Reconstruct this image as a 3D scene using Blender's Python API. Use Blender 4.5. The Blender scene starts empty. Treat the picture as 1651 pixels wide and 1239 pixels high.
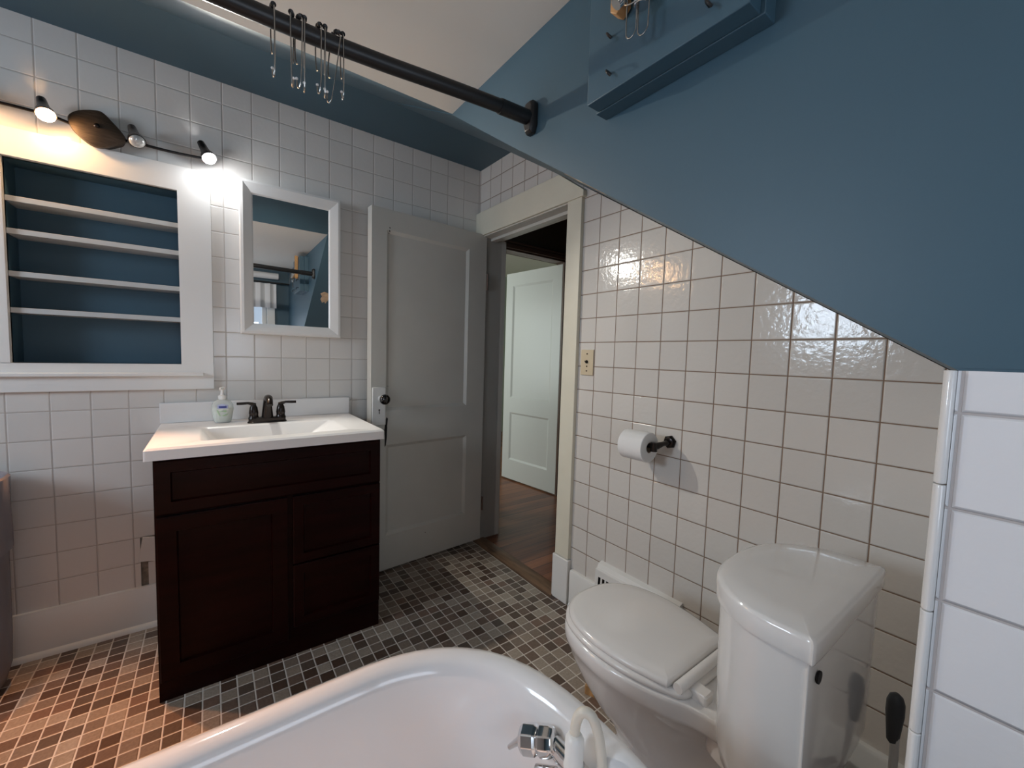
import bpy, bmesh, math, random
from mathutils import Vector, Matrix
random.seed(7)
sc = bpy.context.scene
col = sc.collection
PI = math.pi

# ------------------------------------------------------------------ camera, world, light, exposure
CAM = Vector((-1.3768, -2.2605, 1.1923))
RR = ((0.8056, -0.5915, 0.0287), (-0.0162, -0.0706, -0.9974), (0.5920, 0.8032, -0.0668))  # right, down, forward
F_PX = 660.46
cam_d = bpy.data.cameras.new('camera')
cam = bpy.data.objects.new('camera', cam_d)
col.objects.link(cam)
cam_d.sensor_width = 36.0
cam_d.lens = F_PX / 1651.0 * 36.0
cam_d.clip_start = 0.02
r, d, f = [Vector(v) for v in RR]
M = Matrix(((r.x, -d.x, -f.x, CAM.x), (r.y, -d.y, -f.y, CAM.y), (r.z, -d.z, -f.z, CAM.z), (0, 0, 0, 1)))
q = M.to_quaternion()
cam.matrix_world = Matrix.Translation(CAM) @ q.to_matrix().to_4x4()
sc.camera = cam

sc.view_settings.view_transform = 'Standard'
sc.view_settings.look = 'None'
sc.view_settings.gamma = 1
sc.view_settings.use_curve_mapping = False
sc.view_settings.exposure = 0.0

w = bpy.data.worlds.new('sky')
sc.world = w
w.use_nodes = True
bg = w.node_tree.nodes['Background']
bg.inputs[0].default_value = (0.62, 0.78, 1.0, 1)
bg.inputs[1].default_value = 0.8

def area(name, loc, direction, sx, sy, power, color):
    ld = bpy.data.lights.new(name, 'AREA')
    ld.shape = 'RECTANGLE'; ld.size = sx; ld.size_y = sy
    ld.energy = power; ld.color = color
    o = bpy.data.objects.new(name, ld); col.objects.link(o)
    o.location = loc
    o.rotation_euler = Vector(direction).to_track_quat('-Z', 'Z').to_euler()
    return o
# daylight entering through the two bathroom windows and the window of the far room
area('daylight_west_window', (-3.33, -1.00, 1.68), (1, 0.0, -0.30), 0.60, 0.55, 30, (0.70, 0.84, 1.0))
area('daylight_back_window', (-1.30, -2.93, 1.22), (0.0, 1, 0.50), 0.7, 0.6, 5.5, (0.76, 0.86, 1.0))
area('daylight_far_room', (-1.05, 1.7, 1.35), (1, -0.15, -0.12), 1.3, 1.2, 20, (0.90, 1.0, 0.93))

TH = 0.01702   # the door wall is not quite square to the vanity wall

# ------------------------------------------------------------------ materials
def new_mat(name):
    m = bpy.data.materials.new(name); m.use_nodes = True
    return m, m.node_tree.nodes, m.node_tree.links, m.node_tree.nodes['Principled BSDF']
def plain(name, c, rough=0.5, metal=0.0, noise=0.0, nscale=8.0, bump=0.0, bscale=60.0, coat=0.0, spec=0.5, stretch=None):
    m, n, l, p = new_mat(name)
    p.inputs['Base Color'].default_value = (*c, 1)
    p.inputs['Roughness'].default_value = rough
    p.inputs['Metallic'].default_value = metal
    p.inputs['Coat Weight'].default_value = coat
    p.inputs['Coat Roughness'].default_value = 0.08
    p.inputs['Specular IOR Level'].default_value = spec
    tc = n.new('ShaderNodeTexCoord'); mp = n.new('ShaderNodeMapping')
    if stretch: mp.inputs['Scale'].default_value = stretch
    l.new(tc.outputs['Object'], mp.inputs['Vector'])
    if noise > 0:
        nt = n.new('ShaderNodeTexNoise'); nt.inputs['Scale'].default_value = nscale; nt.inputs['Detail'].default_value = 5
        l.new(mp.outputs[0], nt.inputs['Vector'])
        cr = n.new('ShaderNodeValToRGB')
        a = tuple(max(0, x * (1 - noise)) for x in c); b = tuple(min(1, x * (1 + noise)) for x in c)
        cr.color_ramp.elements[0].color = (*a, 1); cr.color_ramp.elements[1].color = (*b, 1)
        cr.color_ramp.elements[0].position = 0.3; cr.color_ramp.elements[1].position = 0.7
        l.new(nt.outputs['Fac'], cr.inputs['Fac']); l.new(cr.outputs['Color'], p.inputs['Base Color'])
    if bump > 0:
        nb = n.new('ShaderNodeTexNoise'); nb.inputs['Scale'].default_value = bscale; nb.inputs['Detail'].default_value = 3
        l.new(mp.outputs[0], nb.inputs['Vector'])
        bp = n.new('ShaderNodeBump'); bp.inputs['Strength'].default_value = 1.0; bp.inputs['Distance'].default_value = bump
        l.new(nb.outputs['Fac'], bp.inputs['Height']); l.new(bp.outputs['Normal'], p.inputs['Normal'])
    return m
def mnode(n, l, op, a, b=None, c=None):
    x = n.new('ShaderNodeMath'); x.operation = op
    for i, v in enumerate((a, b, c)):
        if v is None: continue
        if isinstance(v, (int, float)): x.inputs[i].default_value = v
        else: l.new(v, x.inputs[i])
    return x.outputs[0]
def tile_mat(name, axes, off, pitch, grout, tcol, gcol, rough=0.16, ripple=0.0006, rscale=55, tones=None, groove=0.0012, var=0.03, offz=0):
    m, n, l, p = new_mat(name)
    tc = n.new('ShaderNodeTexCoord'); sp = n.new('ShaderNodeSeparateXYZ'); l.new(tc.outputs['Object'], sp.inputs[0])
    uv = []
    for ax, o in zip(axes, off):
        uv.append(mnode(n, l, 'DIVIDE', mnode(n, l, 'SUBTRACT', sp.outputs[ax], o), pitch))
    fr = [mnode(n, l, 'FRACT', u) for u in uv]
    dd = [mnode(n, l, 'MINIMUM', x, mnode(n, l, 'SUBTRACT', 1.0, x)) for x in fr]
    dm = mnode(n, l, 'MULTIPLY', mnode(n, l, 'MINIMUM', dd[0], dd[1]), pitch)
    mr = n.new('ShaderNodeMapRange'); mr.interpolation_type = 'SMOOTHSTEP'
    l.new(dm, mr.inputs['Value']); mr.inputs['From Min'].default_value = grout * 0.35; mr.inputs['From Max'].default_value = grout * 0.62
    mask = mr.outputs[0]
    mh = n.new('ShaderNodeMapRange'); mh.interpolation_type = 'SMOOTHSTEP'
    l.new(dm, mh.inputs['Value']); mh.inputs['From Min'].default_value = grout * 0.3; mh.inputs['From Max'].default_value = grout * 0.6 + 0.0025
    mh.inputs['To Max'].default_value = groove
    cb = n.new('ShaderNodeCombineXYZ')
    l.new(mnode(n, l, 'FLOOR', uv[0]), cb.inputs[0]); l.new(mnode(n, l, 'FLOOR', uv[1]), cb.inputs[1])
    wn = n.new('ShaderNodeTexWhiteNoise'); wn.noise_dimensions = '3D'; l.new(cb.outputs[0], wn.inputs['Vector'])
    cr = n.new('ShaderNodeValToRGB')
    if tones:
        cr.color_ramp.interpolation = 'CONSTANT'
        while len(cr.color_ramp.elements) < len(tones): cr.color_ramp.elements.new(0.5)
        for e, (pos, c) in zip(cr.color_ramp.elements, tones):
            e.position = pos; e.color = (*c, 1)
    else:
        cr.color_ramp.elements[0].color = (*[x * (1 - var) for x in tcol], 1)
        cr.color_ramp.elements[1].color = (*[min(1, x * (1 + var)) for x in tcol], 1)
    l.new(wn.outputs['Value'], cr.inputs['Fac'])
    tile_c = cr.outputs['Color']
    nz = n.new('ShaderNodeTexNoise'); nz.inputs['Scale'].default_value = rscale; nz.inputs['Detail'].default_value = 3; nz.inputs['Roughness'].default_value = 0.45
    l.new(tc.outputs['Object'], nz.inputs['Vector'])
    if tones:
        n2 = n.new('ShaderNodeTexNoise'); n2.inputs['Scale'].default_value = 130; n2.inputs['Detail'].default_value = 5
        l.new(tc.outputs['Object'], n2.inputs['Vector'])
        mx = n.new('ShaderNodeMix'); mx.data_type = 'RGBA'; mx.blend_type = 'MULTIPLY'; mx.inputs[0].default_value = 0.55
        cr2 = n.new('ShaderNodeValToRGB'); cr2.color_ramp.elements[0].position = 0.3; cr2.color_ramp.elements[1].position = 0.75
        cr2.color_ramp.elements[0].color = (0.45, 0.42, 0.4, 1); cr2.color_ramp.elements[1].color = (1, 1, 1, 1)
        l.new(n2.outputs['Fac'], cr2.inputs['Fac']); l.new(tile_c, mx.inputs[6]); l.new(cr2.outputs['Color'], mx.inputs[7])
        tile_c = mx.outputs[2]
    mix = n.new('ShaderNodeMix'); mix.data_type = 'RGBA'
    l.new(mask, mix.inputs[0]); mix.inputs[6].default_value = (*gcol, 1); l.new(tile_c, mix.inputs[7])
    l.new(mix.outputs[2], p.inputs['Base Color'])
    l.new(mnode(n, l, 'MULTIPLY_ADD', mask, rough - 0.75, 0.75), p.inputs['Roughness'])
    # pillow + ripple + tiny tilt of each tile
    rp = mnode(n, l, 'MULTIPLY', mnode(n, l, 'MULTIPLY', nz.outputs['Fac'], ripple), mask)
    tl = mnode(n, l, 'MULTIPLY', mnode(n, l, 'MULTIPLY', mnode(n, l, 'SUBTRACT', wn.outputs['Value'], 0.5), mnode(n, l, 'SUBTRACT', fr[0], 0.5)), 0.0009 if not tones else 0)
    h = mnode(n, l, 'ADD', mnode(n, l, 'ADD', mh.outputs[0], rp), tl)
    bp = n.new('ShaderNodeBump'); bp.inputs['Strength'].default_value = 1.0; bp.inputs['Distance'].default_value = 1.0
    l.new(h, bp.inputs['Height']); l.new(bp.outputs['Normal'], p.inputs['Normal'])
    return m
TILEC = (0.74, 0.71, 0.67)
M_tileA = tile_mat('white_wall_tile', (0, 2), (-1.319, 1.0455), 0.1095, 0.0028, TILEC, (0.50, 0.45, 0.41), ripple=0.00028, groove=0.0009)
M_tileB = tile_mat('white_wall_tile_brown_grout', (1, 2), (-0.8814, 1.8144), 0.1095, 0.0032, (0.70, 0.665, 0.62), (0.25, 0.16, 0.105), rough=0.11, ripple=0.0008)
M_tileC = tile_mat('white_side_tile', (1, 2), (-2.30, 1.034), 0.1095, 0.003, (0.80, 0.79, 0.80), (0.50, 0.46, 0.45), ripple=0.0009, rscale=38, rough=0.3, groove=0.002)
M_mosaic = tile_mat('floor_mosaic_tile', (0, 1), (-0.040, -0.799), 0.0492, 0.0042, (0, 0, 0), (0.66, 0.60, 0.53), rough=0.38, ripple=0.0002,
    tones=[(0.0, (0.115, 0.070, 0.048)), (0.14, (0.20, 0.135, 0.10)), (0.30, (0.14, 0.10, 0.075)), (0.42, (0.36, 0.29, 0.225)), (0.62, (0.26, 0.20, 0.155)), (0.78, (0.42, 0.35, 0.28)), (0.92, (0.23, 0.145, 0.105))])
BLUE = (0.047, 0.100, 0.138)
M_blue = plain('slate_blue_paint', BLUE, 0.45, bump=0.00012, bscale=90, noise=0.03, nscale=3)
M_ceil = plain('off_white_ceiling_paint', (0.86, 0.82, 0.74), 0.75, bump=0.0001, bscale=70)
M_trim = plain('cream_trim_paint', (0.77, 0.73, 0.60), 0.38, bump=0.0001, bscale=25, noise=0.03, nscale=6)
M_white = plain('white_gloss_paint', (0.82, 0.81, 0.78), 0.3, bump=0.0001, bscale=20)
M_door = plain('grey_white_door_paint', (0.60, 0.585, 0.535), 0.36, bump=0.00015, bscale=22, noise=0.03, nscale=5)
M_porc = plain('white_porcelain', (0.82, 0.80, 0.78), 0.07, coat=0.6)
M_seat = plain('white_toilet_seat_plastic', (0.80, 0.77, 0.74), 0.14, bump=0.0002, bscale=60)
M_enamel = plain('white_tub_enamel', (0.84, 0.83, 0.83), 0.08, coat=0.5)
M_marble = plain('cultured_marble_white', (0.86, 0.84, 0.82), 0.30, coat=0.1)
M_espresso = plain('espresso_stained_wood', (0.0105, 0.0014, 0.0010), 0.33, noise=0.35, nscale=6, spec=0.12, stretch=(1, 1, 6))
M_black = plain('black_powder_coat', (0.008, 0.008, 0.009), 0.4)
M_bronze = plain('oil_rubbed_bronze', (0.022, 0.017, 0.015), 0.22, metal=0.6)
M_plate = plain('brushed_bronze_plate', (0.085, 0.062, 0.045), 0.42, metal=0.7, noise=0.3, nscale=30, bump=0.0003, bscale=200, stretch=(1, 1, 12))
M_chrome = plain('chrome', (0.75, 0.75, 0.75), 0.08, metal=1.0)
M_steel = plain('steel_wire', (0.38, 0.37, 0.35), 0.25, metal=1.0)
M_mirror = plain('mirror_glass', (0.88, 0.89, 0.89), 0.008, metal=1.0)
M_knob = plain('black_ceramic_knob', (0.006, 0.005, 0.005), 0.12, coat=0.8)
M_paper = plain('white_tissue_paper', (0.86, 0.85, 0.83), 0.9, bump=0.0006, bscale=120)
M_ivory = plain('ivory_plastic', (0.66, 0.55, 0.38), 0.35)
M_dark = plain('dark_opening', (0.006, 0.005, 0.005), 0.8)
M_hose = plain('ivory_rubber_hose', (0.74, 0.68, 0.58), 0.4)
M_pinewood = plain('bare_pine_wood', (0.52, 0.28, 0.11), 0.55, noise=0.25, nscale=12, stretch=(1, 6, 1))
M_plaster = plain('bare_plaster', (0.55, 0.40, 0.27), 0.9, noise=0.15, nscale=30)
M_bed = plain('old_tile_adhesive', (0.30, 0.25, 0.20), 0.9, noise=0.3, nscale=60, bump=0.002, bscale=80)
M_tilepiece = plain('loose_white_tile', (0.74, 0.71, 0.67), 0.18, bump=0.0006, bscale=55)
M_grey = plain('grey_bin_plastic', (0.10, 0.10, 0.11), 0.35)
M_greyhandle = plain('grey_rubber', (0.07, 0.075, 0.08), 0.4)
M_hallwall = plain('shade_darkened_hall_wall', (0.09, 0.075, 0.055), 0.8)  # darkness of the unlit hall is put into this wall and ceiling colour
M_farwall = plain('pale_green_wall', (0.50, 0.55, 0.46), 0.8)
M_brownwood = plain('dark_brown_trim', (0.16, 0.10, 0.075), 0.4)
M_curtain = plain('white_curtain_cloth', (0.80, 0.80, 0.80), 0.9)
def plank_mat(name, c1, c2, pw, axis_len=0, axis_w=1):
    m, n, l, p = new_mat(name)
    tc = n.new('ShaderNodeTexCoord'); sp = n.new('ShaderNodeSeparateXYZ'); l.new(tc.outputs['Object'], sp.inputs[0])
    v = mnode(n, l, 'DIVIDE', sp.outputs[axis_w], pw)
    fl = mnode(n, l, 'FLOOR', v); fr = mnode(n, l, 'FRACT', v)
    cb = n.new('ShaderNodeCombineXYZ'); l.new(fl, cb.inputs[0])
    wn = n.new('ShaderNodeTexWhiteNoise'); l.new(cb.outputs[0], wn.inputs['Vector'])
    mp = n.new('ShaderNodeMapping'); s = [30, 30, 30]; s[axis_len] = 2.2; mp.inputs['Scale'].default_value = s
    l.new(tc.outputs['Object'], mp.inputs['Vector'])
    nz = n.new('ShaderNodeTexNoise'); nz.inputs['Scale'].default_value = 1.0; nz.inputs['Detail'].default_value = 6; l.new(mp.outputs[0], nz.inputs['Vector'])
    fac = mnode(n, l, 'ADD', mnode(n, l, 'MULTIPLY', nz.outputs['Fac'], 0.7), mnode(n, l, 'MULTIPLY', wn.outputs['Value'], 0.4))
    cr = n.new('ShaderNodeValToRGB'); cr.color_ramp.elements[0].position = 0.3; cr.color_ramp.elements[1].position = 0.85
    cr.color_ramp.elements[0].color = (*c1, 1); cr.color_ramp.elements[1].color = (*c2, 1)
    l.new(fac, cr.inputs['Fac'])
    d = mnode(n, l, 'MINIMUM', fr, mnode(n, l, 'SUBTRACT', 1.0, fr))
    gap = mnode(n, l, 'LESS_THAN', d, 0.018)
    mix = n.new('ShaderNodeMix'); mix.data_type = 'RGBA'; l.new(gap, mix.inputs[0]); l.new(cr.outputs['Color'], mix.inputs[6]); mix.inputs[7].default_value = (0.01, 0.006, 0.004, 1)
    l.new(mix.outputs[2], p.inputs['Base Color']); p.inputs['Roughness'].default_value = 0.32
    return m
M_plank = plank_mat('brown_oak_planks', (0.12, 0.034, 0.014), (0.40, 0.14, 0.055), 0.078)
M_thresh = plain('worn_tan_threshold_wood', (0.20, 0.115, 0.065), 0.5, noise=0.3, nscale=8, stretch=(6, 1, 1))
def emis(name, c, s):
    m, n, l, p = new_mat(name)
    p.inputs['Base Color'].default_value = (*c, 1); p.inputs['Emission Color'].default_value = (*c, 1); p.inputs['Emission Strength'].default_value = s
    return m
M_bulb_warm = emis('lit_warm_bulb', (1.0, 0.58, 0.26), 230)
M_bulb_cool = emis('lit_white_bulb', (0.95, 0.97, 1.0), 170)
M_bulb_off = plain('unlit_bulb_glass', (0.62, 0.62, 0.60), 0.1, metal=0.3)
def glass_mat(name, tint=(1, 1, 1), alpha=0.12, rough=0.03):
    m, n, l, p = new_mat(name)
    tr = n.new('ShaderNodeBsdfTransparent'); tr.inputs[0].default_value = (*tint, 1)
    p.inputs['Base Color'].default_value = (*tint, 1); p.inputs['Roughness'].default_value = rough
    mx = n.new('ShaderNodeMixShader'); mx.inputs[0].default_value = alpha
    l.new(tr.outputs[0], mx.inputs[1]); l.new(p.outputs[0], mx.inputs[2]); l.new(mx.outputs[0], n['Material Output'].inputs[0])
    return m
M_pane = glass_mat('window_pane_glass')
M_bag = glass_mat('translucent_grey_plastic', (0.42, 0.42, 0.46), 0.55, 0.25)
M_clearbottle = glass_mat('clear_bottle_plastic', (0.93, 0.95, 0.93), 0.35, 0.05)
M_soap = plain('pearly_hand_soap', (0.80, 0.84, 0.78), 0.25)
M_label_green = plain('pale_green_label_print', (0.42, 0.62, 0.36), 0.5)
M_label_blue = plain('dark_blue_label_print', (0.04, 0.06, 0.30), 0.4)
M_label_lilac = plain('lilac_label', (0.55, 0.58, 0.80), 0.4)
M_pump = plain('white_pump_plastic', (0.86, 0.86, 0.84), 0.3)

# ------------------------------------------------------------------ mesh helpers
class MB:
    def __init__(s): s.bm = bmesh.new(); s.T = Matrix.Identity(4)
    def v(s, p): return s.bm.verts.new(s.T @ Vector(p))
    def face(s, vs):
        try: return s.bm.faces.new(vs)
        except ValueError: return None
    def poly(s, pts): return s.face([s.v(p) for p in pts])
    def box(s, a, b):
        x0, y0, z0 = a; x1, y1, z1 = b
        x0, x1 = min(x0, x1), max(x0, x1); y0, y1 = min(y0, y1), max(y0, y1); z0, z1 = min(z0, z1), max(z0, z1)
        V = [s.v(p) for p in ((x0,y0,z0),(x1,y0,z0),(x1,y1,z0),(x0,y1,z0),(x0,y0,z1),(x1,y0,z1),(x1,y1,z1),(x0,y1,z1))]
        for f in ((0,3,2,1),(4,5,6,7),(0,1,5,4),(1,2,6,5),(2,3,7,6),(3,0,4,7)): s.face([V[i] for i in f])
        return s
    def loft(s, rings, cap0=True, cap1=True, closed=True):
        R = [[s.v(p) for p in r] for r in rings]; n = len(R[0])
        for a, b in zip(R, R[1:]):
            for i in range(n if closed else n - 1):
                j = (i + 1) % n; s.face([a[i], a[j], b[j], b[i]])
        if cap0: s.face(R[0][::-1])
        if cap1: s.face(R[-1])
        return s
    def prism(s, pts, dvec):
        d = Vector(dvec); return s.loft([[Vector(p) for p in pts], [Vector(p) + d for p in pts]])
    def tube(s, path, rad, n=12, cap=True):
        P = [Vector(p) for p in path]; rs = rad if isinstance(rad, (list, tuple)) else [rad] * len(P)
        rings = []; up = None
        for i, p in enumerate(P):
            t = (P[min(i + 1, len(P) - 1)] - P[max(i - 1, 0)]).normalized()
            if up is None:
                up = Vector((0, 0, 1)) if abs(t.z) < 0.9 else Vector((1, 0, 0))
            u = (up - t * up.dot(t)); u.normalize(); up = u; w_ = t.cross(u)
            rings.append([p + (u * math.cos(2*PI*k/n) + w_ * math.sin(2*PI*k/n)) * rs[i] for k in range(n)])
        return s.loft(rings, cap, cap)
    def lathe(s, prof, c=(0, 0, 0), axis=(0, 0, 1), n=24, cap=True):
        c = Vector(c); a = Vector(axis).normalized(); u = a.orthogonal().normalized(); w_ = a.cross(u)
        return s.loft([[c + a * h + (u * math.cos(2*PI*k/n) + w_ * math.sin(2*PI*k/n)) * max(rd, 1e-4) for k in range(n)] for rd, h in prof], cap, cap)
    def build(s, name, mat, parent=None, bevel=0.0, smooth=40, seg=2, subsurf=0):
        bm = s.bm
        bmesh.ops.remove_doubles(bm, verts=bm.verts, dist=1e-6)
        bmesh.ops.recalc_face_normals(bm, faces=bm.faces)
        if parent is not None:
            bm.transform(base_matrix(parent).inverted())
        ca = math.radians(smooth)
        for f in bm.faces: f.smooth = True
        for e in bm.edges:
            e.smooth = len(e.link_faces) == 1 or (len(e.link_faces) == 2 and e.calc_face_angle(0) <= ca)
        me = bpy.data.meshes.new(name); bm.to_mesh(me); bm.free()
        o = bpy.data.objects.new(name, me); col.objects.link(o)
        if mat: me.materials.append(mat)
        if parent is not None: o.parent = parent
        if bevel > 0:
            md = o.modifiers.new('bevel', 'BEVEL'); md.width = bevel; md.segments = seg; md.limit_method = 'ANGLE'; md.angle_limit = math.radians(35)
        if subsurf:
            md = o.modifiers.new('subdivision', 'SUBSURF'); md.levels = subsurf; md.render_levels = subsurf
        return o
def base_matrix(o):
    m = Matrix.Translation(o.location) @ o.rotation_euler.to_matrix().to_4x4()
    return base_matrix(o.parent) @ m if o.parent else m
def tag(o, label, cat, group=None):
    o['label'] = label; o['category'] = cat
    if group: o['group'] = group
    return o
def thing(name, label, cat, loc=(0, 0, 0), rz=0.0, group=None):
    o = bpy.data.objects.new(name, None); col.objects.link(o); o.location = loc; o.rotation_euler = (0, 0, rz)
    o.empty_display_size = 0.05
    return tag(o, label, cat, group)
def struct(o): o['kind'] = 'structure'; return o
MBW = Matrix.Rotation(TH, 4, 'Z')          # door-wall frame: x = into the wall, y = along it, z up
def mbB():
    m = MB(); m.T = MBW.copy(); return m
def copy_tree(o, parent=None):
    c = o.copy(); col.objects.link(c); c.parent = parent
    for ch in list(o.children): copy_tree(ch, c)
    return c
def B2W(x, y, z): return MBW @ Vector((x, y, z))

# ------------------------------------------------------------------ room shell
XW, YB, ZC, XC = -3.2, -2.75, 2.011, -0.70      # west wall, back wall, dormer ceiling, cheek wall
ZT = 2.345
# floor
mb = MB(); mb.box((XW, YB, -0.05), (-0.036, 0.0, 0.0)); mb.box((-0.036, YB, -0.05), (0.10, -0.83, 0.0)); o = mb.build('floor', M_mosaic); struct(o)
mb = MB(); mb.box((0.052, -1.2, -0.05), (2.6, 3.2, 0.0)); mb.box((-1.3, 0.13, -0.05), (0.052, 3.2, 0.0)); o = mb.build('floor_hall', M_plank); struct(o)
mb = mbB(); mb.prism([(-0.036, -0.80, -0.04), (-0.036, -0.80, 0.004), (-0.024, -0.80, 0.009), (0.040, -0.80, 0.009), (0.052, -0.80, 0.002), (0.052, -0.80, -0.04)], (0, 0.74, 0))
o = mb.build('trim_1', M_thresh); struct(o)

def rects_minus(x0, x1, z0, z1, holes):
    xs = sorted({x0, x1, *[h[0] for h in holes], *[h[1] for h in holes]}); zs = sorted({z0, z1, *[h[2] for h in holes], *[h[3] for h in holes]})
    for xa, xb in zip(xs, xs[1:]):
        for za, zb in zip(zs, zs[1:]):
            cx, cz = (xa + xb) / 2, (za + zb) / 2
            if any(h[0] < cx < h[1] and h[2] < cz < h[3] for h in holes): continue
            yield xa, xb, za, zb
NX0, NX1, NZ0, NZ1 = -1.953, -1.477, 1.119, 1.842     # niche opening
HX0, HX1, HZ0, HZ1 = -1.628, -1.50, 0.172, 0.388      # patch of missing tile
mb = MB()
for xa, xb, za, zb in rects_minus(XW, 0.05, 0.0, 2.37, [(NX0, NX1, NZ0, NZ1), (HX0, HX1, HZ0, HZ1)]):
    mb.box((xa, 0.0, za), (xb, 0.012, zb))
o = mb.build('wall_north', M_tileA); struct(o)
mb = MB()
for xa, xb, za, zb in rects_minus(XW, 0.05, 0.0, 2.37, [(NX0 - .01, NX1 + .01, NZ0 - .01, NZ1 + .01)]):
    mb.box((xa, 0.013, za), (xb, 0.12, zb))
o = mb.build('wall_north_backing', M_bed); struct(o)

# door wall (east) with the doorway
def top(s): return min(ZT, 2.56 + 0.655 * s)
D0, D1, DZ = -0.800, -0.066, 1.926
mb = mbB()
def bpoly(s0, s1, z0f, n=1):
    ss = [s0 + (s1 - s0) * i / n for i in range(n + 1)]
    pts = [(0, s, z0f) for s in ss] + [(0, s, top(s)) for s in reversed(ss)]
    mb.prism(pts, (0.012, 0, 0))
bpoly(D1, 0.0, 0.0)
mb.prism([(0, D0, DZ), (0, D1, DZ), (0, D1, ZT), (0, -0.3282, ZT), (0, D0, top(D0))], (0.012, 0, 0))
mb.prism([(0, -2.25, 0), (0, D0, 0), (0, D0, top(D0)), (0, -2.25, top(-2.25))], (0.012, 0, 0))
o = mb.build('wall_east', None); o.data.materials.append(M_tileB)
o.data.transform(MBW.inverted()); o.rotation_euler = (0, 0, TH); struct(o)
mb = mbB()
mb.box((0.012, D1, 0), (0.13, 0.12, 2.4)); mb.box((0.012, D0, DZ), (0.13, D1, 2.4)); mb.box((0.012, -2.3, 0), (0.13, D0, 2.4))
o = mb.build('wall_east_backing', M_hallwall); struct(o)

# ceilings: blue strip by the vanity wall, blue slope, white dormer ceiling
mb = MB(); mb.box((XW, -0.336, 2.340), (0.02, 0.012, 2.40)); o = mb.build('ceiling_strip', M_blue); struct(o)
mb = MB()
mb.loft([[(XW, -0.336, 2.340), (XC, -0.336, 2.340), (XC, -0.336, 2.40), (XW, -0.336, 2.40)],
         [(XW, -0.955, 2.011), (XC, -0.955, 2.011), (XC, -0.955, 2.08), (XW, -0.955, 2.08)]])
# alcove part of the slope: meets the cheek wall and the door wall
def zc(y): return 2.633 + 0.66 * y
ys = [-0.336, -0.6, -0.955, -1.3, -1.7, -2.0, -2.182, -2.3]
zch = [2.340, 2.196, 2.008, zc(-1.3), zc(-1.7), zc(-2.0), 1.194, 1.116]
mb.loft([[(XC + 0.001, y, z), (0.06, y, min(2.340, 2.56 + 0.655 * y)), (0.06, y, z + 0.10), (XC + 0.001, y, z + 0.08)] for y, z in zip(ys, zch)])
o = mb.build('ceiling_slope', M_blue); struct(o)
mb = MB(); mb.box((XW, YB, ZC), (XC, -0.955, ZC + 0.06)); o = mb.build('ceiling', M_ceil); struct(o)
# cheek wall: blue above, tiled side below
mb = MB()
mb.prism([(XC, -0.955, ZC - .003), (XC, -1.3, zc(-1.3)), (XC, -1.7, zc(-1.7)), (XC, -2.0, zc(-2.0)), (XC, -2.182, 1.194), (XC, YB, 1.194), (XC, YB, ZC), (XC, -0.955, ZC)], (0.04, 0, 0))
o = mb.build('wall_cheek', M_blue); struct(o)
mb = MB(); mb.box((XC, YB, 0), (XC + 0.03, -2.1865, 1.191)); mb.box((XC + .015, -2.26, 0), (0.10, -2.18, 1.16))
o = mb.build('wall_toilet_side', M_tileC); struct(o)
# rounded edge tiles up the corner
prof = []
for k in range(9):
    a = PI * 0.5 * k / 8
    prof.append((XC - 0.004 + 0.013 * (1 - math.sin(a)), -2.192 + 0.013 - 0.0 - 0.013 * (1 - math.cos(a)) ))
zz = [0, 0.150, 0.300, 0.452, 0.604, 0.756, 0.908, 1.060, 1.192]
mb = MB()
for a, b in zip(zz, zz[1:]):
    pts = [(XC + 0.012, -2.1745), (XC + 0.003, -2.1745), (XC - 0.001, -2.1755), (XC - 0.004, -2.178), (XC - 0.005, -2.181), (XC - 0.004, -2.184), (XC + 0.0, -2.186), (XC + .012, -2.186)]
    mb.loft([[(x, y, a + 0.0008) for x, y in pts], [(x, y, b - 0.0008) for x, y in pts]])
o = mb.build('trim_2', M_porc, bevel=0.001); struct(o)
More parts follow.
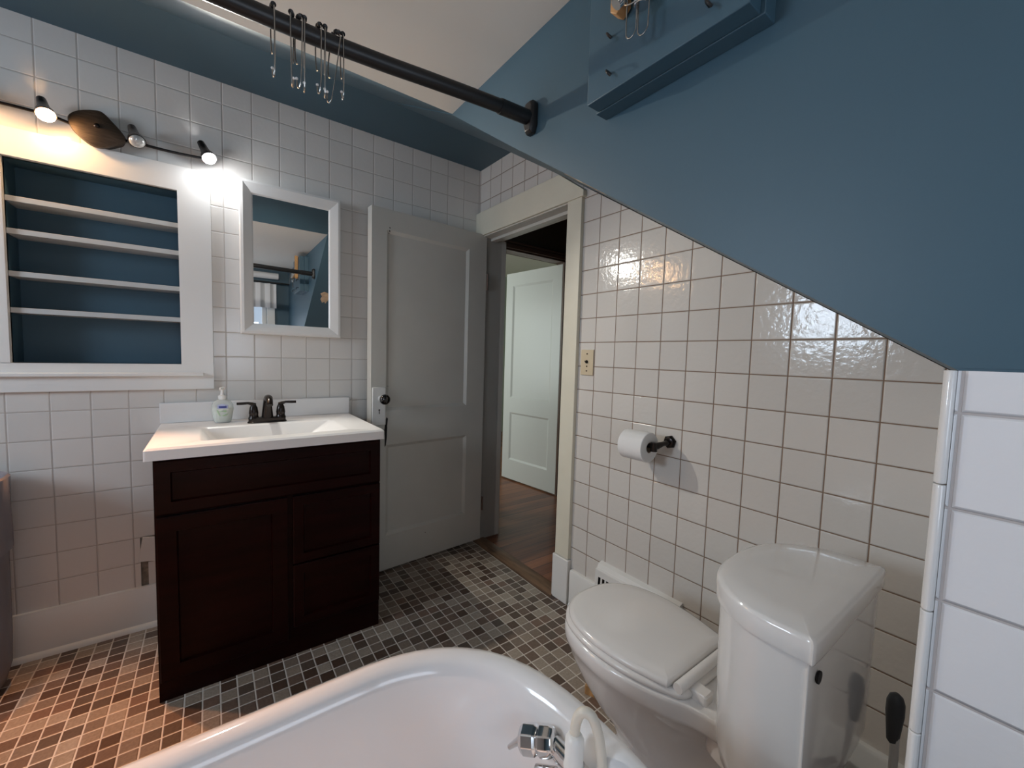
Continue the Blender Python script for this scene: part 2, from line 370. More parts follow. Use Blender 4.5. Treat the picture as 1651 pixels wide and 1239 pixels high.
# back wall with window opening, west wall with window opening
WX0, WX1, WZ0, WZ1 = -1.70, -0.90, 0.88, 1.78
mb = MB()
for xa, xb, za, zb in rects_minus(XW, XC, 0.0, ZC, [(WX0, WX1, WZ0, WZ1)]): mb.box((xa, YB - 0.12, za), (xb, YB, zb))
o = mb.build('wall_south', M_blue); struct(o)
VY0, VY1, VZ0, VZ1 = -1.40, -0.60, 1.25, 1.93
mb = MB()
for ya, yb, za, zb in rects_minus(YB, 0.12, 0.0, 2.37, [(VY0, VY1, VZ0, VZ1)]): mb.box((XW - 0.12, ya, za), (XW, yb, zb))
o = mb.build('wall_west', M_tileC); struct(o)
def window(name, x0, x1, y, z0, z1, rotate=False):
    # frame in the opening, sash bars and a pane
    def P(u, v, z): return (v, u, z) if rotate else (u, v, z)
    def bb(mb, u0, u1, v0, v1, a, b): mb.box(P(u0, v0, a), P(u1, v1, b))
    mb = MB()
    bb(mb, x0 - .07, x0, y - .02, y + .02, z0 - .07, z1 + .07); bb(mb, x1, x1 + .07, y - .02, y + .02, z0 - .07, z1 + .07)
    bb(mb, x0, x1, y - .02, y + .02, z1, z1 + .07); bb(mb, x0, x1, y - .035, y + .035, z0 - .07, z0)
    o = mb.build(name, M_white, bevel=0.002); struct(o)
    mb = MB(); s = 0.03
    vv = y - .05 if True else y
    bb(mb, x0, x0 + .04, vv - .015, vv + .015, z0, z1); bb(mb, x1 - .04, x1, vv - .015, vv + .015, z0, z1)
    bb(mb, x0 + .04, x1 - .04, vv - .015, vv + .015, z0, z0 + .04); bb(mb, x0 + .04, x1 - .04, vv - .015, vv + .015, z1 - .04, z1)
    bb(mb, x0 + .04, x1 - .04, vv - .015, vv + .015, (z0 + z1) / 2 - .02, (z0 + z1) / 2 + .02)
    mb.build('window_sash', M_white, o, bevel=0.002)
    mb = MB(); bb(mb, x0 + .04, x1 - .04, vv - .003, vv + .003, z0 + .04, (z0 + z1) / 2 - .02); bb(mb, x0 + .04, x1 - .04, vv - .003, vv + .003, (z0 + z1) / 2 + .02, z1 - .04)
    mb.build('window_pane', M_pane, o)
    return o
window('window_1', WX0, WX1, YB, WZ0, WZ1)
window('window_2', VY0, VY1, XW, VZ0, VZ1, True)

# baseboards
mb = MB()
def bbA(x0, x1):
    mb.prism([(x0, 0, 0.0), (x0, -0.018, 0.0), (x0, -0.018, 0.150), (x0, -0.012, 0.165), (x0, -0.010, 0.176), (x0, 0, 0.178)], (x1 - x0, 0, 0))
    mb.prism([(x0, -0.0182, 0.0), (x0, -0.034, 0.0), (x0, -0.032, 0.010), (x0, -0.026, 0.017), (x0, -0.0182, 0.020)], (x1 - x0, 0, 0))
bbA(XW, -0.001)
o = mb.build('baseboard_north', M_white); struct(o)
mb = mbB()
def bbB(s0, s1):
    mb.prism([(0, s0, 0.0), (-0.018, s0, 0.0), (-0.018, s0, 0.165), (-0.012, s0, 0.176), (0, s0, 0.178)], (0, s1 - s0, 0))
bbB(-1.075, -0.905); bbB(-2.18, -1.475); mb.prism([(-.0182, -1.075, 0), (-.030, -1.075, 0), (-.026, -1.075, .014), (-.0182, -1.075, .018)], (0, .165, 0))
o = mb.build('baseboard_east', M_white, bevel=0.001); struct(o)

# door casing, jambs, header
mb = mbB()
mb.box((-0.020, -0.893, 0.222), (0.0, D0 - 0.002, 1.928))
mb.box((-0.020, D1 + .002, 0.0), (0.0, -0.0, 1.928))
mb.prism([(-0.026, -0.906, 1.928), (-0.026, -0.906, 1.955), (-0.026, -0.742, 2.072), (-0.026, -0.001, 2.072), (-0.026, -0.001, 1.928)], (0.026, 0, 0))
o = mb.build('trim_3', M_trim, bevel=0.002); struct(o)
mb = mbB(); mb.box((-0.027, -0.898, 0.0), (-0.0, D0 + .008, 0.219)); o = mb.build('trim_4', M_white, bevel=0.004); struct(o)
mb = mbB()   # jamb lining with stop bead
mb.box((0.0005, D0 - .02, 0), (0.135, D0, DZ)); mb.box((0.0005, D1, 0), (0.165, D1 + .02, DZ)); mb.box((0.0005, D0, DZ - 0.004), (0.135, D1, DZ + .016))
mb.box((0.045, D0, DZ - .020), (0.085, D1, DZ - .004)); mb.box((0.045, D0, 0.01), (0.085, D0 + .012, DZ - .02))
mb.box((-0.012, D0 - .004, DZ - .004), (0.0, D1, DZ + .010))
o = mb.build('trim_5', M_door, bevel=0.0015); struct(o)

# ------------------------------------------------------------------ hall and far room
mb = MB(); YH = 0.285
HXa, HXb, HZt = 0.27, 1.02, 2.0
mb.box((0.13, YH, 0), (HXa, YH + .1, 2.5)); mb.box((HXb, YH, 0), (2.5, YH + .1, 2.5)); mb.box((HXa, YH, HZt), (HXb, YH + .1, 2.5))
mb.box((1.5, -1.3, 0), (1.6, YH, 2.5)); mb.box((0.13, -1.3, 0), (1.5, -1.2, 2.5))
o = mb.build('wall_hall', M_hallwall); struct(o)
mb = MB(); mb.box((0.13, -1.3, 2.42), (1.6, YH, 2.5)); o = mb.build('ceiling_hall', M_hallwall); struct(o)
mb = MB(); mb.box((-1.3, YH + .1, 2.42), (2.6, 3.2, 2.5)); o = mb.build('ceiling_far_room', M_ceil); struct(o)
mb = MB(); mb.box((-1.3, 3.0, 0), (2.6, 3.1, 2.45)); mb.box((2.5, YH + .1, 0), (2.6, 3.0, 2.45))
for ya, yb, za, zb in rects_minus(0.13, 3.0, 0.0, 2.45, [(1.05, 2.35, 0.7, 1.95)]): mb.box((-1.3, ya, za), (-1.2, yb, zb))
mb.box((-1.2, 0.13, 0), (0.12, 0.20, 2.45))
o = mb.build('wall_far_room', M_farwall); struct(o)
mb = MB()
mb.box((HXa - .1, YH - .02, 0), (HXa, YH, HZt)); mb.box((HXb, YH - .02, 0), (HXb + .1, YH, HZt))
mb.box((HXa - .1, YH - .022, HZt + 0.0), (HXb + .1, YH, HZt + 0.028)); mb.box((HXa - .1, YH - .03, HZt + .036), (HXb + .1, YH, HZt + .050)); mb.box((HXa - .1, YH - .012, HZt + .028), (HXb + .1, YH, HZt + .036))
mb.box((HXa - .0, YH, HZt - .012), (HXb, YH + .1, HZt)); mb.box((HXb - .012, YH, 0), (HXb, YH + .1, HZt - .012)); mb.box((HXa, YH, 0), (HXa + .012, YH + .1, HZt - .012))
o = mb.build('trim_6', M_brownwood, bevel=0.002); struct(o)

def panel_door(name, parent, W, H, T, panels, mat, z0=0.012):
    """local frame: x from hinge to free edge, front face at y=0 (toward -y), thickness +y"""
    mb = MB(); mb.T = base_matrix(parent)
    xs = sorted({0, W, *[p[0] for p in panels], *[p[1] for p in panels]}); zs = sorted({z0, H, *[p[2] for p in panels], *[p[3] for p in panels]})
    rc = 0.011
    for xa, xb in zip(xs, xs[1:]):
        for za, zb in zip(zs, zs[1:]):
            cx, cz = (xa + xb) / 2, (za + zb) / 2
            if any(p[0] < cx < p[1] and p[2] < cz < p[3] for p in panels): continue
            mb.poly([(xa, 0, za), (xb, 0, za), (xb, 0, zb), (xa, 0, zb)])
            mb.poly([(xa, T, za), (xb, T, za), (xb, T, zb), (xa, T, zb)])
    for p in panels:
        m = 0.016
        for y, s in ((0, 1), (T, -1)):
            o4 = [(p[0], y, p[2]), (p[1], y, p[2]), (p[1], y, p[3]), (p[0], y, p[3])]
            i4 = [(p[0] + m, y + s * rc, p[2] + m), (p[1] - m, y + s * rc, p[2] + m), (p[1] - m, y + s * rc, p[3] - m), (p[0] + m, y + s * rc, p[3] - m)]
            for k in range(4):
                j = (k + 1) % 4; mb.poly([o4[k], o4[j], i4[j], i4[k]])
            mb.poly(i4)
    for k in ((0, 0), (W, W)):
        mb.poly([(k[0], 0, z0), (k[0], T, z0), (k[0], T, H), (k[0], 0, H)])
    mb.poly([(0, 0, z0), (W, 0, z0), (W, T, z0), (0, T, z0)]); mb.poly([(0, 0, H), (W, 0, H), (W, T, H), (0, T, H)])
    return mb.build(name, mat, parent, smooth=20)

# bathroom door, open against the vanity wall
DA = math.atan2(-0.131 + 0.074, -0.712 - 0.012)       # direction hinge -> free edge
door = thing('door_1', 'greyish white two-panel bathroom door standing open against the tiled vanity wall', 'door', (0.012, -0.074, 0), 0)
door['kind'] = 'structure'
# local frame mirrored: x toward free edge means rotate by DA, then thickness must point to the wall
leafb = bpy.data.objects.new('door_leaf_frame', None)
bpy.data.objects.remove(leafb)
door.rotation_euler = (0, 0, DA - PI)                   # local +x points back to the hinge side
Wd, Td = 0.726, 0.052
def dl(x): return -x
mbp = [(-0.645, -0.129, 0.885, 1.829), (-0.642, -0.124, 0.20, 0.701)]
class _Shift: pass
def door_mesh(name, parent, W, H, T, panels, mat, z0):
    # panels given with negative x (free edge at -W)
    mb = MB(); mb.T = base_matrix(parent)
    xs = sorted({-W, 0, *[p[0] for p in panels], *[p[1] for p in panels]}); zs = sorted({z0, H, *[p[2] for p in panels], *[p[3] for p in panels]})
    rc = 0.011; m = 0.017
    for y, s in ((0, 1), (T, -1)):
        for xa, xb in zip(xs, xs[1:]):
            for za, zb in zip(zs, zs[1:]):
                cx, cz = (xa + xb) / 2, (za + zb) / 2
                if any(p[0] < cx < p[1] and p[2] < cz < p[3] for p in panels): continue
                mb.poly([(xa, y, za), (xb, y, za), (xb, y, zb), (xa, y, zb)])
        for p in panels:
            o4 = [(p[0], y, p[2]), (p[1], y, p[2]), (p[1], y, p[3]), (p[0], y, p[3])]
            i4 = [(p[0] + m, y + s * rc, p[2] + m), (p[1] - m, y + s * rc, p[2] + m), (p[1] - m, y + s * rc, p[3] - m), (p[0] + m, y + s * rc, p[3] - m)]
            for k in range(4):
                j = (k + 1) % 4; mb.poly([o4[k], o4[j], i4[j], i4[k]])
            mb.poly(i4)
    for z in (z0, H):
        for xa, xb in zip(xs, xs[1:]): mb.poly([(xa, 0, z), (xb, 0, z), (xb, T, z), (xa, T, z)])
    for x in (-W, 0):
        for za, zb in zip(zs, zs[1:]): mb.poly([(x, 0, za), (x, T, za), (x, T, zb), (x, 0, zb)])
    return mb.build(name, mat, parent, smooth=20)
leaf = door_mesh('door_leaf', door, Wd, 1.933, Td, mbp, M_door, 0.010)
leaf['label'] = 'greyish white painted leaf with two recessed panels'
def dmb():
    m = MB(); m.T = base_matrix(door); return m
mb = dmb(); mb.box((-0.722, -0.008, 0.811), (-0.648, 0.0, 1.013)); o = mb.build('lock_plate', M_white, door, bevel=0.005)
mb = dmb(); mb.box((-0.686, -0.0086, 0.872), (-0.682, -0.0078, 0.892)); mb.lathe([(0.0045, 0), (0.0045, .0008)], (-0.684, -0.0078, 0.893), (0, -1, 0), 12); mb.build('keyhole', M_dark, door)
mb = dmb(); mb.lathe([(0.019, 0), (0.019, 0.006), (0.011, 0.010), (0.011, 0.026)], (-0.672, -0.008, 0.952), (0, -1, 0), 20); mb.build('knob_neck', M_white, door)
mb = dmb(); mb.lathe([(0.010, 0.026), (0.020, 0.029), (0.0265, 0.037), (0.0275, 0.046), (0.024, 0.055), (0.015, 0.060), (0.002, 0.062)], (-0.672, -0.008, 0.952), (0, -1, 0), 28); mb.build('door_knob', M_knob, door)
mb = dmb()
for pts in ([(-0.648, .815), (-0.636, .80), (-0.638, .74), (-0.643, .70), (-0.650, .69), (-0.650, .75), (-0.653, .78)], [(-0.640, .852), (-0.633, .842), (-0.637, .80), (-0.646, .80), (-0.644, .84)]):
    mb.prism([(x, -0.0006, z) for x, z in pts], (0, 0.0005, 0))
for (x, z, s_) in ((-0.634, 1.83, .006), (-0.632, 1.845, .005), (-0.637, 1.815, .004), (-0.40, .16, .004), (-.636, 1.02, .003)):
    mb.prism([(x, -.0006, z), (x + s_, -.0006, z - s_), (x + s_ * .6, -.0006, z - 2 * s_), (x - s_ * .3, -.0006, z - s_)], (0, .0005, 0))
mb.build('paint_chip', M_dark, door)['label'] = 'dark chips in the paint beside lock and panel edge'
mb = dmb()
for za, zb in ((1.60, 1.70), (0.20, 0.29)):
    mb.lathe([(0.006, 0), (0.006, zb - za)], (0.006, -0.006, za), (0, 0, 1), 12)
o = mb.build('hinge', M_brownwood, door)

# far white door beyond the doorway
fd = thing('door_2', 'bright white two-panel door standing open in the room beyond the doorway', 'door', (1.006, YH + .02, 0), 0)
fd['kind'] = 'structure'
ang = math.atan2(0.975 - 0.305, 0.925 - 1.006)
fd.rotation_euler = (0, 0, ang - PI)
leaf2 = door_mesh('door_leaf', fd, 0.69, 1.975, 0.035, [(-0.60, -0.10, 0.80, 1.86), (-0.60, -0.10, 0.20, 0.66)], M_white, 0.012)
# the second door shows its face to the west
leaf2.location = (0, 0, 0)

# ------------------------------------------------------------------ recessed shelf cabinet
t = thing('recessed_wall_shelf', 'white-framed recessed wall shelf with slate blue back and four shelves', 'shelf', (-1.715, 0, 1.0))
mb = MB()
OX0, OX1, OZ0, OZ1 = -2.065, -1.366, 1.012, 1.940
mb.prism([(NX1, -0.020, NZ0), (OX1, -0.020, NZ0), (OX1, -0.020, OZ1), (NX1, -0.020, NZ1)], (0, .02, 0)); mb.prism([(OX0, -0.020, NZ0), (NX0, -0.020, NZ0), (NX0, -0.020, NZ1), (OX0, -0.020, OZ1)], (0, .02, 0)); mb.prism([(NX0, -0.020, NZ1), (NX1, -0.020, NZ1), (OX1, -0.020, OZ1), (OX0, -0.020, OZ1)], (0, .02, 0))
mb.box((OX0, -0.020, 1.070), (OX1, 0.0, NZ0)); mb.box((OX0, -.016, OZ0), (OX1, 0.0, 1.070))
mb.build('casing', M_white, t, bevel=0.0008)
mb = MB(); mb.box((OX0 + .0, -0.036, 1.068), (OX1 - 0.035, -0.019, 1.084)); mb.build('sill', M_white, t, bevel=0.004)
ND = 0.115
mb = MB()
mb.box((NX0 - .01, 0.0005, NZ0), (NX0, ND, NZ1)); mb.box((NX1, 0.0005, NZ0), (NX1 + .01, ND, NZ1)); mb.box((NX0, 0.0005, NZ0 - .01), (NX1, ND, NZ0)); mb.box((NX0, 0.0005, NZ1), (NX1, ND, NZ1 + .01))
mb.build('inner_box', M_blue, t)
mb = MB(); mb.box((NX0 - .01, ND, NZ0 - .01), (NX1 + .01, ND + .004, NZ1 + .01)); mb.build('back_panel', M_blue, t)
M_shelf = plain('pale_grey_shelf_edge', (0.50, 0.53, 0.54), 0.4, bump=0.0003, bscale=30)
for z in (1.704, 1.590, 1.440, 1.310):
    mb = MB(); mb.box((NX0, 0.002, z - 0.011), (NX1, ND, z + 0.008)); mb.build('shelf', M_shelf, t, bevel=0.001)

# loose and broken tiles by the vanity
mb = MB(); mb.T = Matrix.Translation((-1.566, -0.006, 0.330)) @ Matrix.Rotation(math.radians(9), 4, 'Y')
mb.box((-0.062, -0.005, -0.052), (0.05, 0.004, 0.052)); o = mb.build('wall_tile', M_tilepiece, bevel=0.002)
tag(o, 'loose white wall tile tilted over a gap left of the vanity', 'tile', 'loose tiles beside the vanity')
mb = MB(); mb.box((-1.604, -0.005, 0.179), (-1.50, 0.005, 0.279)); o = mb.build('wall_tile', M_tilepiece, bevel=0.002)
tag(o, 'lower loose white tile standing on the baseboard left of the vanity', 'tile', 'loose tiles beside the vanity')

# ------------------------------------------------------------------ vanity lights
t = thing('vanity_light_bar', 'bronze wavy light bar with spot bulbs above the recessed shelf', 'wall lamp', (-1.71, 0, 1.99))
mb = MB()
def leafpt(a):
    # pointed-oval plate, slightly tilted
    x = 0.082 * math.copysign(abs(math.cos(a)) ** 1.0, math.cos(a)); z = 0.062 * math.copysign(abs(math.sin(a)) ** 1.25, math.sin(a))
    x *= 1 + 0.18 * (abs(math.cos(a)) ** 6)
    return x, z
A_ = [2 * PI * k / 40 for k in range(40)]
PC = (-1.705, 1.998)
PP = [(-1.7803, 2.0183), (-1.7641, 2.0392), (-1.7403, 2.0533), (-1.7124, 2.0624), (-1.6878, 2.0625), (-1.655, 2.0292), (-1.6374, 2.0078), (-1.6268, 1.9887), (-1.6304, 1.9701), (-1.6484, 1.9565), (-1.6912, 1.9339), (-1.7241, 1.9346), (-1.7632, 1.9658), (-1.778, 1.9919)]
PS = []
for i in range(len(PP)):
    p0, p1, p2, p3 = [Vector(PP[(i + k) % len(PP)]) for k in (-1, 0, 1, 2)]
    for k in range(4):
        u = k / 4; PS.append(0.5 * ((2 * p1) + (-p0 + p2) * u + (2 * p0 - 5 * p1 + 4 * p2 - p3) * u * u + (-p0 + 3 * p1 - 3 * p2 + p3) * u ** 3))
PC = (-1.703, 2.004)
mb.loft([[(PC[0] + (q_.x - PC[0]) * s_, y, PC[1] + (q_.y - PC[1]) * s_) for q_ in PS] for s_, y in ((.9, 0.0), (.9, -0.030), (1, -0.034), (1, -0.044), (0.96, -0.050), (0.5, -0.056), (0.1, -0.058))])
mb.build('back_plate', M_plate, t)
mb = MB(); mb.lathe([(0.008, 0), (0.008, 0.004), (0.004, 0.007)], (PC[0], -0.058, PC[1]), (0, -1, 0), 14); mb.build('screw_cap', M_bronze, t)
bar = []
for k in range(61):
    x = -2.10 + (0.75) * k / 60; u = (x - PC[0])
    bar.append((x, -0.030 - 0.022 * min(1, max(0, (abs(u) - .06) / .05)), 1.990 - 0.012 * math.sin(u * 8.2)))
mb = MB(); mb.tube(bar, 0.0055, 8)
mb.build('bar', M_bronze, t)
def lamp_head(top_, bot, bulb_mat, light=None):
    tp = Vector(top_); bt = Vector(bot); ax = (bt - tp).normalized(); L = (bt - tp).length
    h = bpy.data.objects.new('lamp_head', None)
    mb = MB(); mb.lathe([(0.004, -0.004), (0.013, 0.0), (0.015, L * .3), (0.017, L * .60), (0.024, L * .74), (0.0275, L * .95), (0.0250, L * .95), (0.021, L * .8)], tp, ax, 20, cap=False)
    hh = mb.build('lamp_head', M_bronze, t)
    mb = MB(); mb.lathe([(0.014, L * .80), (0.0245, L * .93), (0.0235, L * 1.0), (0.017, L * 1.09), (0.004, L * 1.13)], tp, ax, 20)
    mb.build('bulb', bulb_mat, hh)
    for kind, energy, colr, cone in (light or []):
        ld = bpy.data.lights.new('bulb_light', kind); ld.energy = energy; ld.color = colr
        if kind == 'SPOT': ld.spot_size = math.radians(cone); ld.spot_blend = 0.5; ld.shadow_soft_size = 0.014
        else: ld.shadow_soft_size = 0.022
        lo = bpy.data.objects.new('bulb_light', ld); col.objects.link(lo)
        lo.location = bt + ax * 0.030; lo.rotation_euler = (Vector((-0.12, -0.62, -1)) if energy > 40 else ax + Vector((0, -0.48, 0))).to_track_quat('-Z', 'Y').to_euler()
COOL = [('SPOT', 38, (1.0, 0.96, 0.86), 104)]
WARM = [('SPOT', 60, (1.0, 0.38, 0.11), 70)]
lamp_head((-1.395, -0.048, 2.045), (-1.366, -0.092, 1.972), M_bulb_cool, COOL)
lamp_head((-1.608, -0.045, 2.036), (-1.588, -0.100, 1.966), M_bulb_off)
lamp_head((-1.843, -0.048, 2.050), (-1.824, -0.092, 1.982), M_bulb_warm, WARM)
lamp_head((-2.066, -0.048, 2.050), (-2.050, -0.092, 1.985), M_bulb_warm, WARM)

# ------------------------------------------------------------------ mirror cabinet
t = thing('wall_mirror', 'white-framed rectangular mirror hung on the tiles above the faucet', 'mirror', (-1.05, 0, 1.26))
X0, X1, Z0, Z1 = -1.265, -0.838, 1.261, 1.947
x0, x1, z0, z1 = -1.213, -0.894, 1.311, 1.887
def rect(x0, x1, z0, z1, y): return [(x0, y, z0), (x1, y, z0), (x1, y, z1), (x0, y, z1)]
for k in range(4):
    mb = MB()
    rings = [rect(X0, X1, Z0, Z1, -.001), rect(X0, X1, Z0, Z1, -.034), rect(X0 + .004, X1 - .004, Z0 + .004, Z1 - .004, -.046), rect(X0 + .014, X1 - .014, Z0 + .014, Z1 - .014, -.048), rect(x0 - .006, x1 + .006, z0 - .006, z1 + .006, -.036), rect(x0, x1, z0, z1, -.031), rect(x0, x1, z0, z1, -.001)]
    j = (k + 1) % 4
    mb.loft([[r_[k] for r_ in rings], [r_[j] for r_ in rings]])
    mb.build('frame_rail', M_white, t, smooth=15)
mb = MB(); mb.box((x0, -.030, z0), (x1, -.026, z1)); mb.build('mirror_glass', M_mirror, t)

# ------------------------------------------------------------------ vanity cabinet
VX0, VX1, VY, VZ = -1.533, -0.799, -0.547, 0.828
t = thing('vanity_cabinet', 'dark espresso bathroom vanity cabinet under the white sink top', 'cabinet', (-1.166, -0.28, 0))
mb = MB()
mb.box((VX0, VY + .018, 0.0), (VX0 + .016, -0.036, VZ)); mb.box((VX1 - .016, VY + .018, 0.0), (VX1, -0.036, VZ)); mb.box((VX0, VY + .010, 0.0), (VX1, VY + .018, VZ))
mb.box((VX0 + .016, -.045, .10), (VX1 - .016, -.036, VZ)); mb.box((VX0 + .016, VY + .018, .08), (VX1 - .016, -.045, .095))
mb.build('carcass', M_espresso, t, bevel=0.001)
def raised_front(name, xa, xb, za, zb, fw=0.045):
    mb = MB(); y = VY + .010; yf = VY - .006
    rr = [rect(xa, xb, za, zb, y), rect(xa, xb, za, zb, yf + .003), rect(xa + .004, xb - .004, za + .004, zb - .004, yf), rect(xa + fw, xb - fw, za + fw, zb - fw, yf),
          rect(xa + fw + .004, xb - fw - .004, za + fw + .004, zb - fw - .004, yf + .010), rect(xa + fw + .018, xb - fw - .018, za + fw + .018, zb - fw - .018, yf + .009)]
    mb.loft(rr, True, True)
    return mb.build(name, M_espresso, t, smooth=15)
raised_front('false_front', VX0 + .004, VX1 - .003, 0.645, VZ - .004, 0.040)
raised_front('cabinet_door', VX0 + .004, -1.150, 0.075, 0.637, 0.052)
raised_front('drawer', -1.134, VX1 - .003, 0.372, 0.637, 0.036)
raised_front('drawer', -1.134, VX1 - .003, 0.118, 0.366, 0.036)

t = thing('sink_top', 'white cultured marble sink top with backsplash on the dark vanity', 'sink', (-1.17, -0.28, VZ))
SX0, SX1, SY0, SY1, SZ0, SZ1 = -1.553, -0.788, -0.563, -0.002, 0.829, 0.869
bx0, bx1, by0, by1 = -1.412, -0.915, -0.490, -0.200
mb = MB()
def rr_(x0, x1, y0, y1, z, rad=0.0, n=5):
    pts = []
    for cx, cy, a0 in ((x1 - rad, y1 - rad, 0), (x0 + rad, y1 - rad, 90), (x0 + rad, y0 + rad, 180), (x1 - rad, y0 + rad, 270)):
        for k in range(n + 1):
            a = math.radians(a0 + 90 * k / n); pts.append((cx + rad * math.cos(a), cy + rad * math.sin(a), z))
    return pts
mb.loft([rr_(bx0 - .006, bx1 + .006, by0 - .006, by1 + .006, SZ0 + .001, .02), rr_(SX0, SX1, SY0, SY1, SZ0, .004), rr_(SX0, SX1, SY0, SY1, SZ0 + .010, .006), rr_(SX0, SX1, SY0, SY1, SZ1 - .007, .006), rr_(SX0 + .006, SX1 - .006, SY0 + .006, SY1 - .002, SZ1, .006),
         rr_(bx0 - .004, bx1 + .004, by0 - .004, by1 + .004, SZ1, .022), rr_(bx0 + .004, bx1 - .006, by0 + .002, by1 - .002, SZ1 - .005, .02),
         rr_(bx0 + .055, bx1 - .12, by0 + .018, by1 - .018, SZ1 - .085, .03), rr_(bx0 + .085, bx1 - .16, by0 + .04, by1 - .04, SZ1 - .100, .03), rr_(-1.20, -1.14, -.37, -.31, SZ1 - .104, .02)], False, True)
mb.build('sink_slab', M_marble, t, smooth=35)
mb = MB(); mb.box((SX0 + .0, -0.018, SZ1), (SX1 + .0, -0.002, 0.955)); mb.build('backsplash', M_marble, t, bevel=0.003)
mb = MB(); mb.lathe([(0.018, 0), (0.018, .002), (.010, .003)], (-1.17, -.34, SZ1 - .104), (0, 0, 1), 20); mb.build('drain', M_chrome, t)

# faucet
fx, fy, fz = -1.176, -0.152, SZ1
t = thing('faucet', 'dark bronze two-handle faucet at the back of the sink', 'faucet', (fx, fy, fz))
mb = MB(); mb.loft([rr_(fx - .076, fx + .076, fy - .024, fy + .024, fz + h, .022) for h in (0, .004)] + [rr_(fx - .072, fx + .072, fy - .020, fy + .020, fz + h, .019) for h in (.008, .020)] + [rr_(fx - .066, fx + .066, fy - .016, fy + .016, fz + .024, .015)])
mb.build('base_plate', M_bronze, t)
mb = MB()
prof = [((0, 0.0, 0), .024, .020), ((0, -.000, .03), .021, .019), ((0, -.004, .06), .018, .018), ((0, -.014, .082), .017, .017), ((0, -.034, .096), .016, .015), ((0, -.062, .098), .015, .012), ((0, -.088, .086), .013, .011), ((0, -.100, .070), .012, .011)]
rings = []
for i, (p_, a, b) in enumerate(prof):
    pp = Vector(prof[max(i - 1, 0)][0]); pn = Vector(prof[min(i + 1, len(prof) - 1)][0]); tg = (pn - pp).normalized()
    nrm = Vector((1, 0, 0)).cross(tg)
    rings.append([Vector((fx, fy, fz + .016)) + Vector(p_) + Vector((1, 0, 0)) * a * math.cos(2*PI*k/20) + nrm * b * math.sin(2*PI*k/20) for k in range(20)])
mb.loft(rings); mb.build('spout', M_bronze, t)
for sx in (-1, 1):
    hx = fx + sx * .052
    mb = MB(); mb.lathe([(0.021, 0), (0.020, .006), (0.0175, .012), (0.0175, .020), (0.0185, .026), (0.015, .050), (0.0095, .062), (0.0105, .066), (0.007, .070)], (hx, fy, fz + .018), (0, 0, 1), 20)
    h = mb.build('handle', M_bronze, t)
    mb = MB(); mb.tube([(hx - sx * .006, fy, fz + .072), (hx + sx * .004, fy, fz + .083), (hx + sx * .020, fy - .002, fz + .088), (hx + sx * .045, fy - .003, fz + .087), (hx + sx * .062, fy - .004, fz + .087)], [.006, .008, .0055, .0062, .0058], 12)
    mb.build('lever', M_bronze, h)

# hand soap
bx, by, bz = -1.338, -0.085, SZ1
t = thing('soap_bottle', 'clear hand soap pump bottle with pale green label left of the faucet', 'soap bottle', (bx, by, bz))
def ov(a, b, z, e=2.3, n=28): return [(bx + a * math.copysign(abs(math.cos(q_)) ** (2/e), math.cos(q_)), by + b * math.copysign(abs(math.sin(q_)) ** (2/e), math.sin(q_)), bz + z) for q_ in [2*PI*k/n for k in range(n)]]
mb = MB(); mb.loft([ov(.028, .018, 0), ov(.031, .020, .004), ov(.036, .022, .030), ov(.0405, .023, .060), ov(.039, .023, .078), ov(.031, .020, .093), ov(.018, .014, .101), ov(.012, .012, .104)])
mb.build('bottle', M_clearbottle, t)
mb = MB(); mb.loft([ov(.026, .016, .003), ov(.030, .0185, .006), ov(.0345, .0205, .030), ov(.039, .0215, .060), ov(.039, .0215, .066)]); mb.build('soap_liquid', M_soap, t)
def front_y(x, z):
    zs_ = [0, .004, .03, .06, .078, .093]; aa = [.028, .031, .036, .0405, .039, .031]; bb_ = [.018, .020, .022, .023, .023, .020]
    i = max(k for k in range(len(zs_)) if zs_[k] <= z + 1e-9); i = min(i, len(zs_) - 2); tt = (z - zs_[i]) / (zs_[i+1] - zs_[i])
    a = aa[i] + (aa[i+1] - aa[i]) * tt; b = bb_[i] + (bb_[i+1] - bb_[i]) * tt
    return by - b * max(0, 1 - (abs(x) / a) ** 2.3) ** (1 / 2.3) - .0006
def decal(pts, name, m_, off=0.0):
    mb = MB()
    n_ = len(pts)
    c_ = (sum(p[0] for p in pts) / n_, sum(p[1] for p in pts) / n_)
    V = [mb.v((bx + x, front_y(x, z) - off, bz + z)) for x, z in pts]; cc = mb.v((bx + c_[0], front_y(*c_) - off - .0002, bz + c_[1]))
    for k in range(n_): mb.face([V[k], V[(k + 1) % n_], cc])
    return mb.build(name, m_, t)
decal([(-.014 + .028 * k / 8, .066) for k in range(9)] + [(.014 - .028 * k / 8, .0745) for k in range(9)], 'brand_band', M_label_blue, .0006)
decal([(-.019 + .038 * k / 8, .063) for k in range(9)] + [(.019 - .019 * k / 4, .079 + .004 * k / 4) for k in range(5)] + [(-.005 - .014 * k / 4, .083 - .004 * k / 4) for k in range(5)], 'top_label', M_label_lilac)
decal([(-.010 + .024 * k / 6, .050 + .003 * math.sin(k)) for k in range(7)] + [(.014 - .024 * k / 6, .0535 + .002 * math.sin(k)) for k in range(7)], 'label_print', M_label_green, .0004)
decal([(-.022, .056), (-.018, .046), (-.012, .034), (-.006, .030), (-.009, .035), (-.014, .046), (-.017, .056)], 'label_print', M_label_green, .0004)
decal([(-.004, .034), (.004, .030), (.014, .034), (.020, .042), (.012, .038), (.003, .035)], 'label_print', M_label_green, .0004)
mb = MB(); mb.lathe([(.0135, .100), (.0150, .103), (.0155, .116), (.012, .119), (.0075, .122), (.006, .135), (.0055, .142), (.0075, .144), (.0085, .150), (.006, .153)], (bx, by, bz), (0, 0, 1), 20)
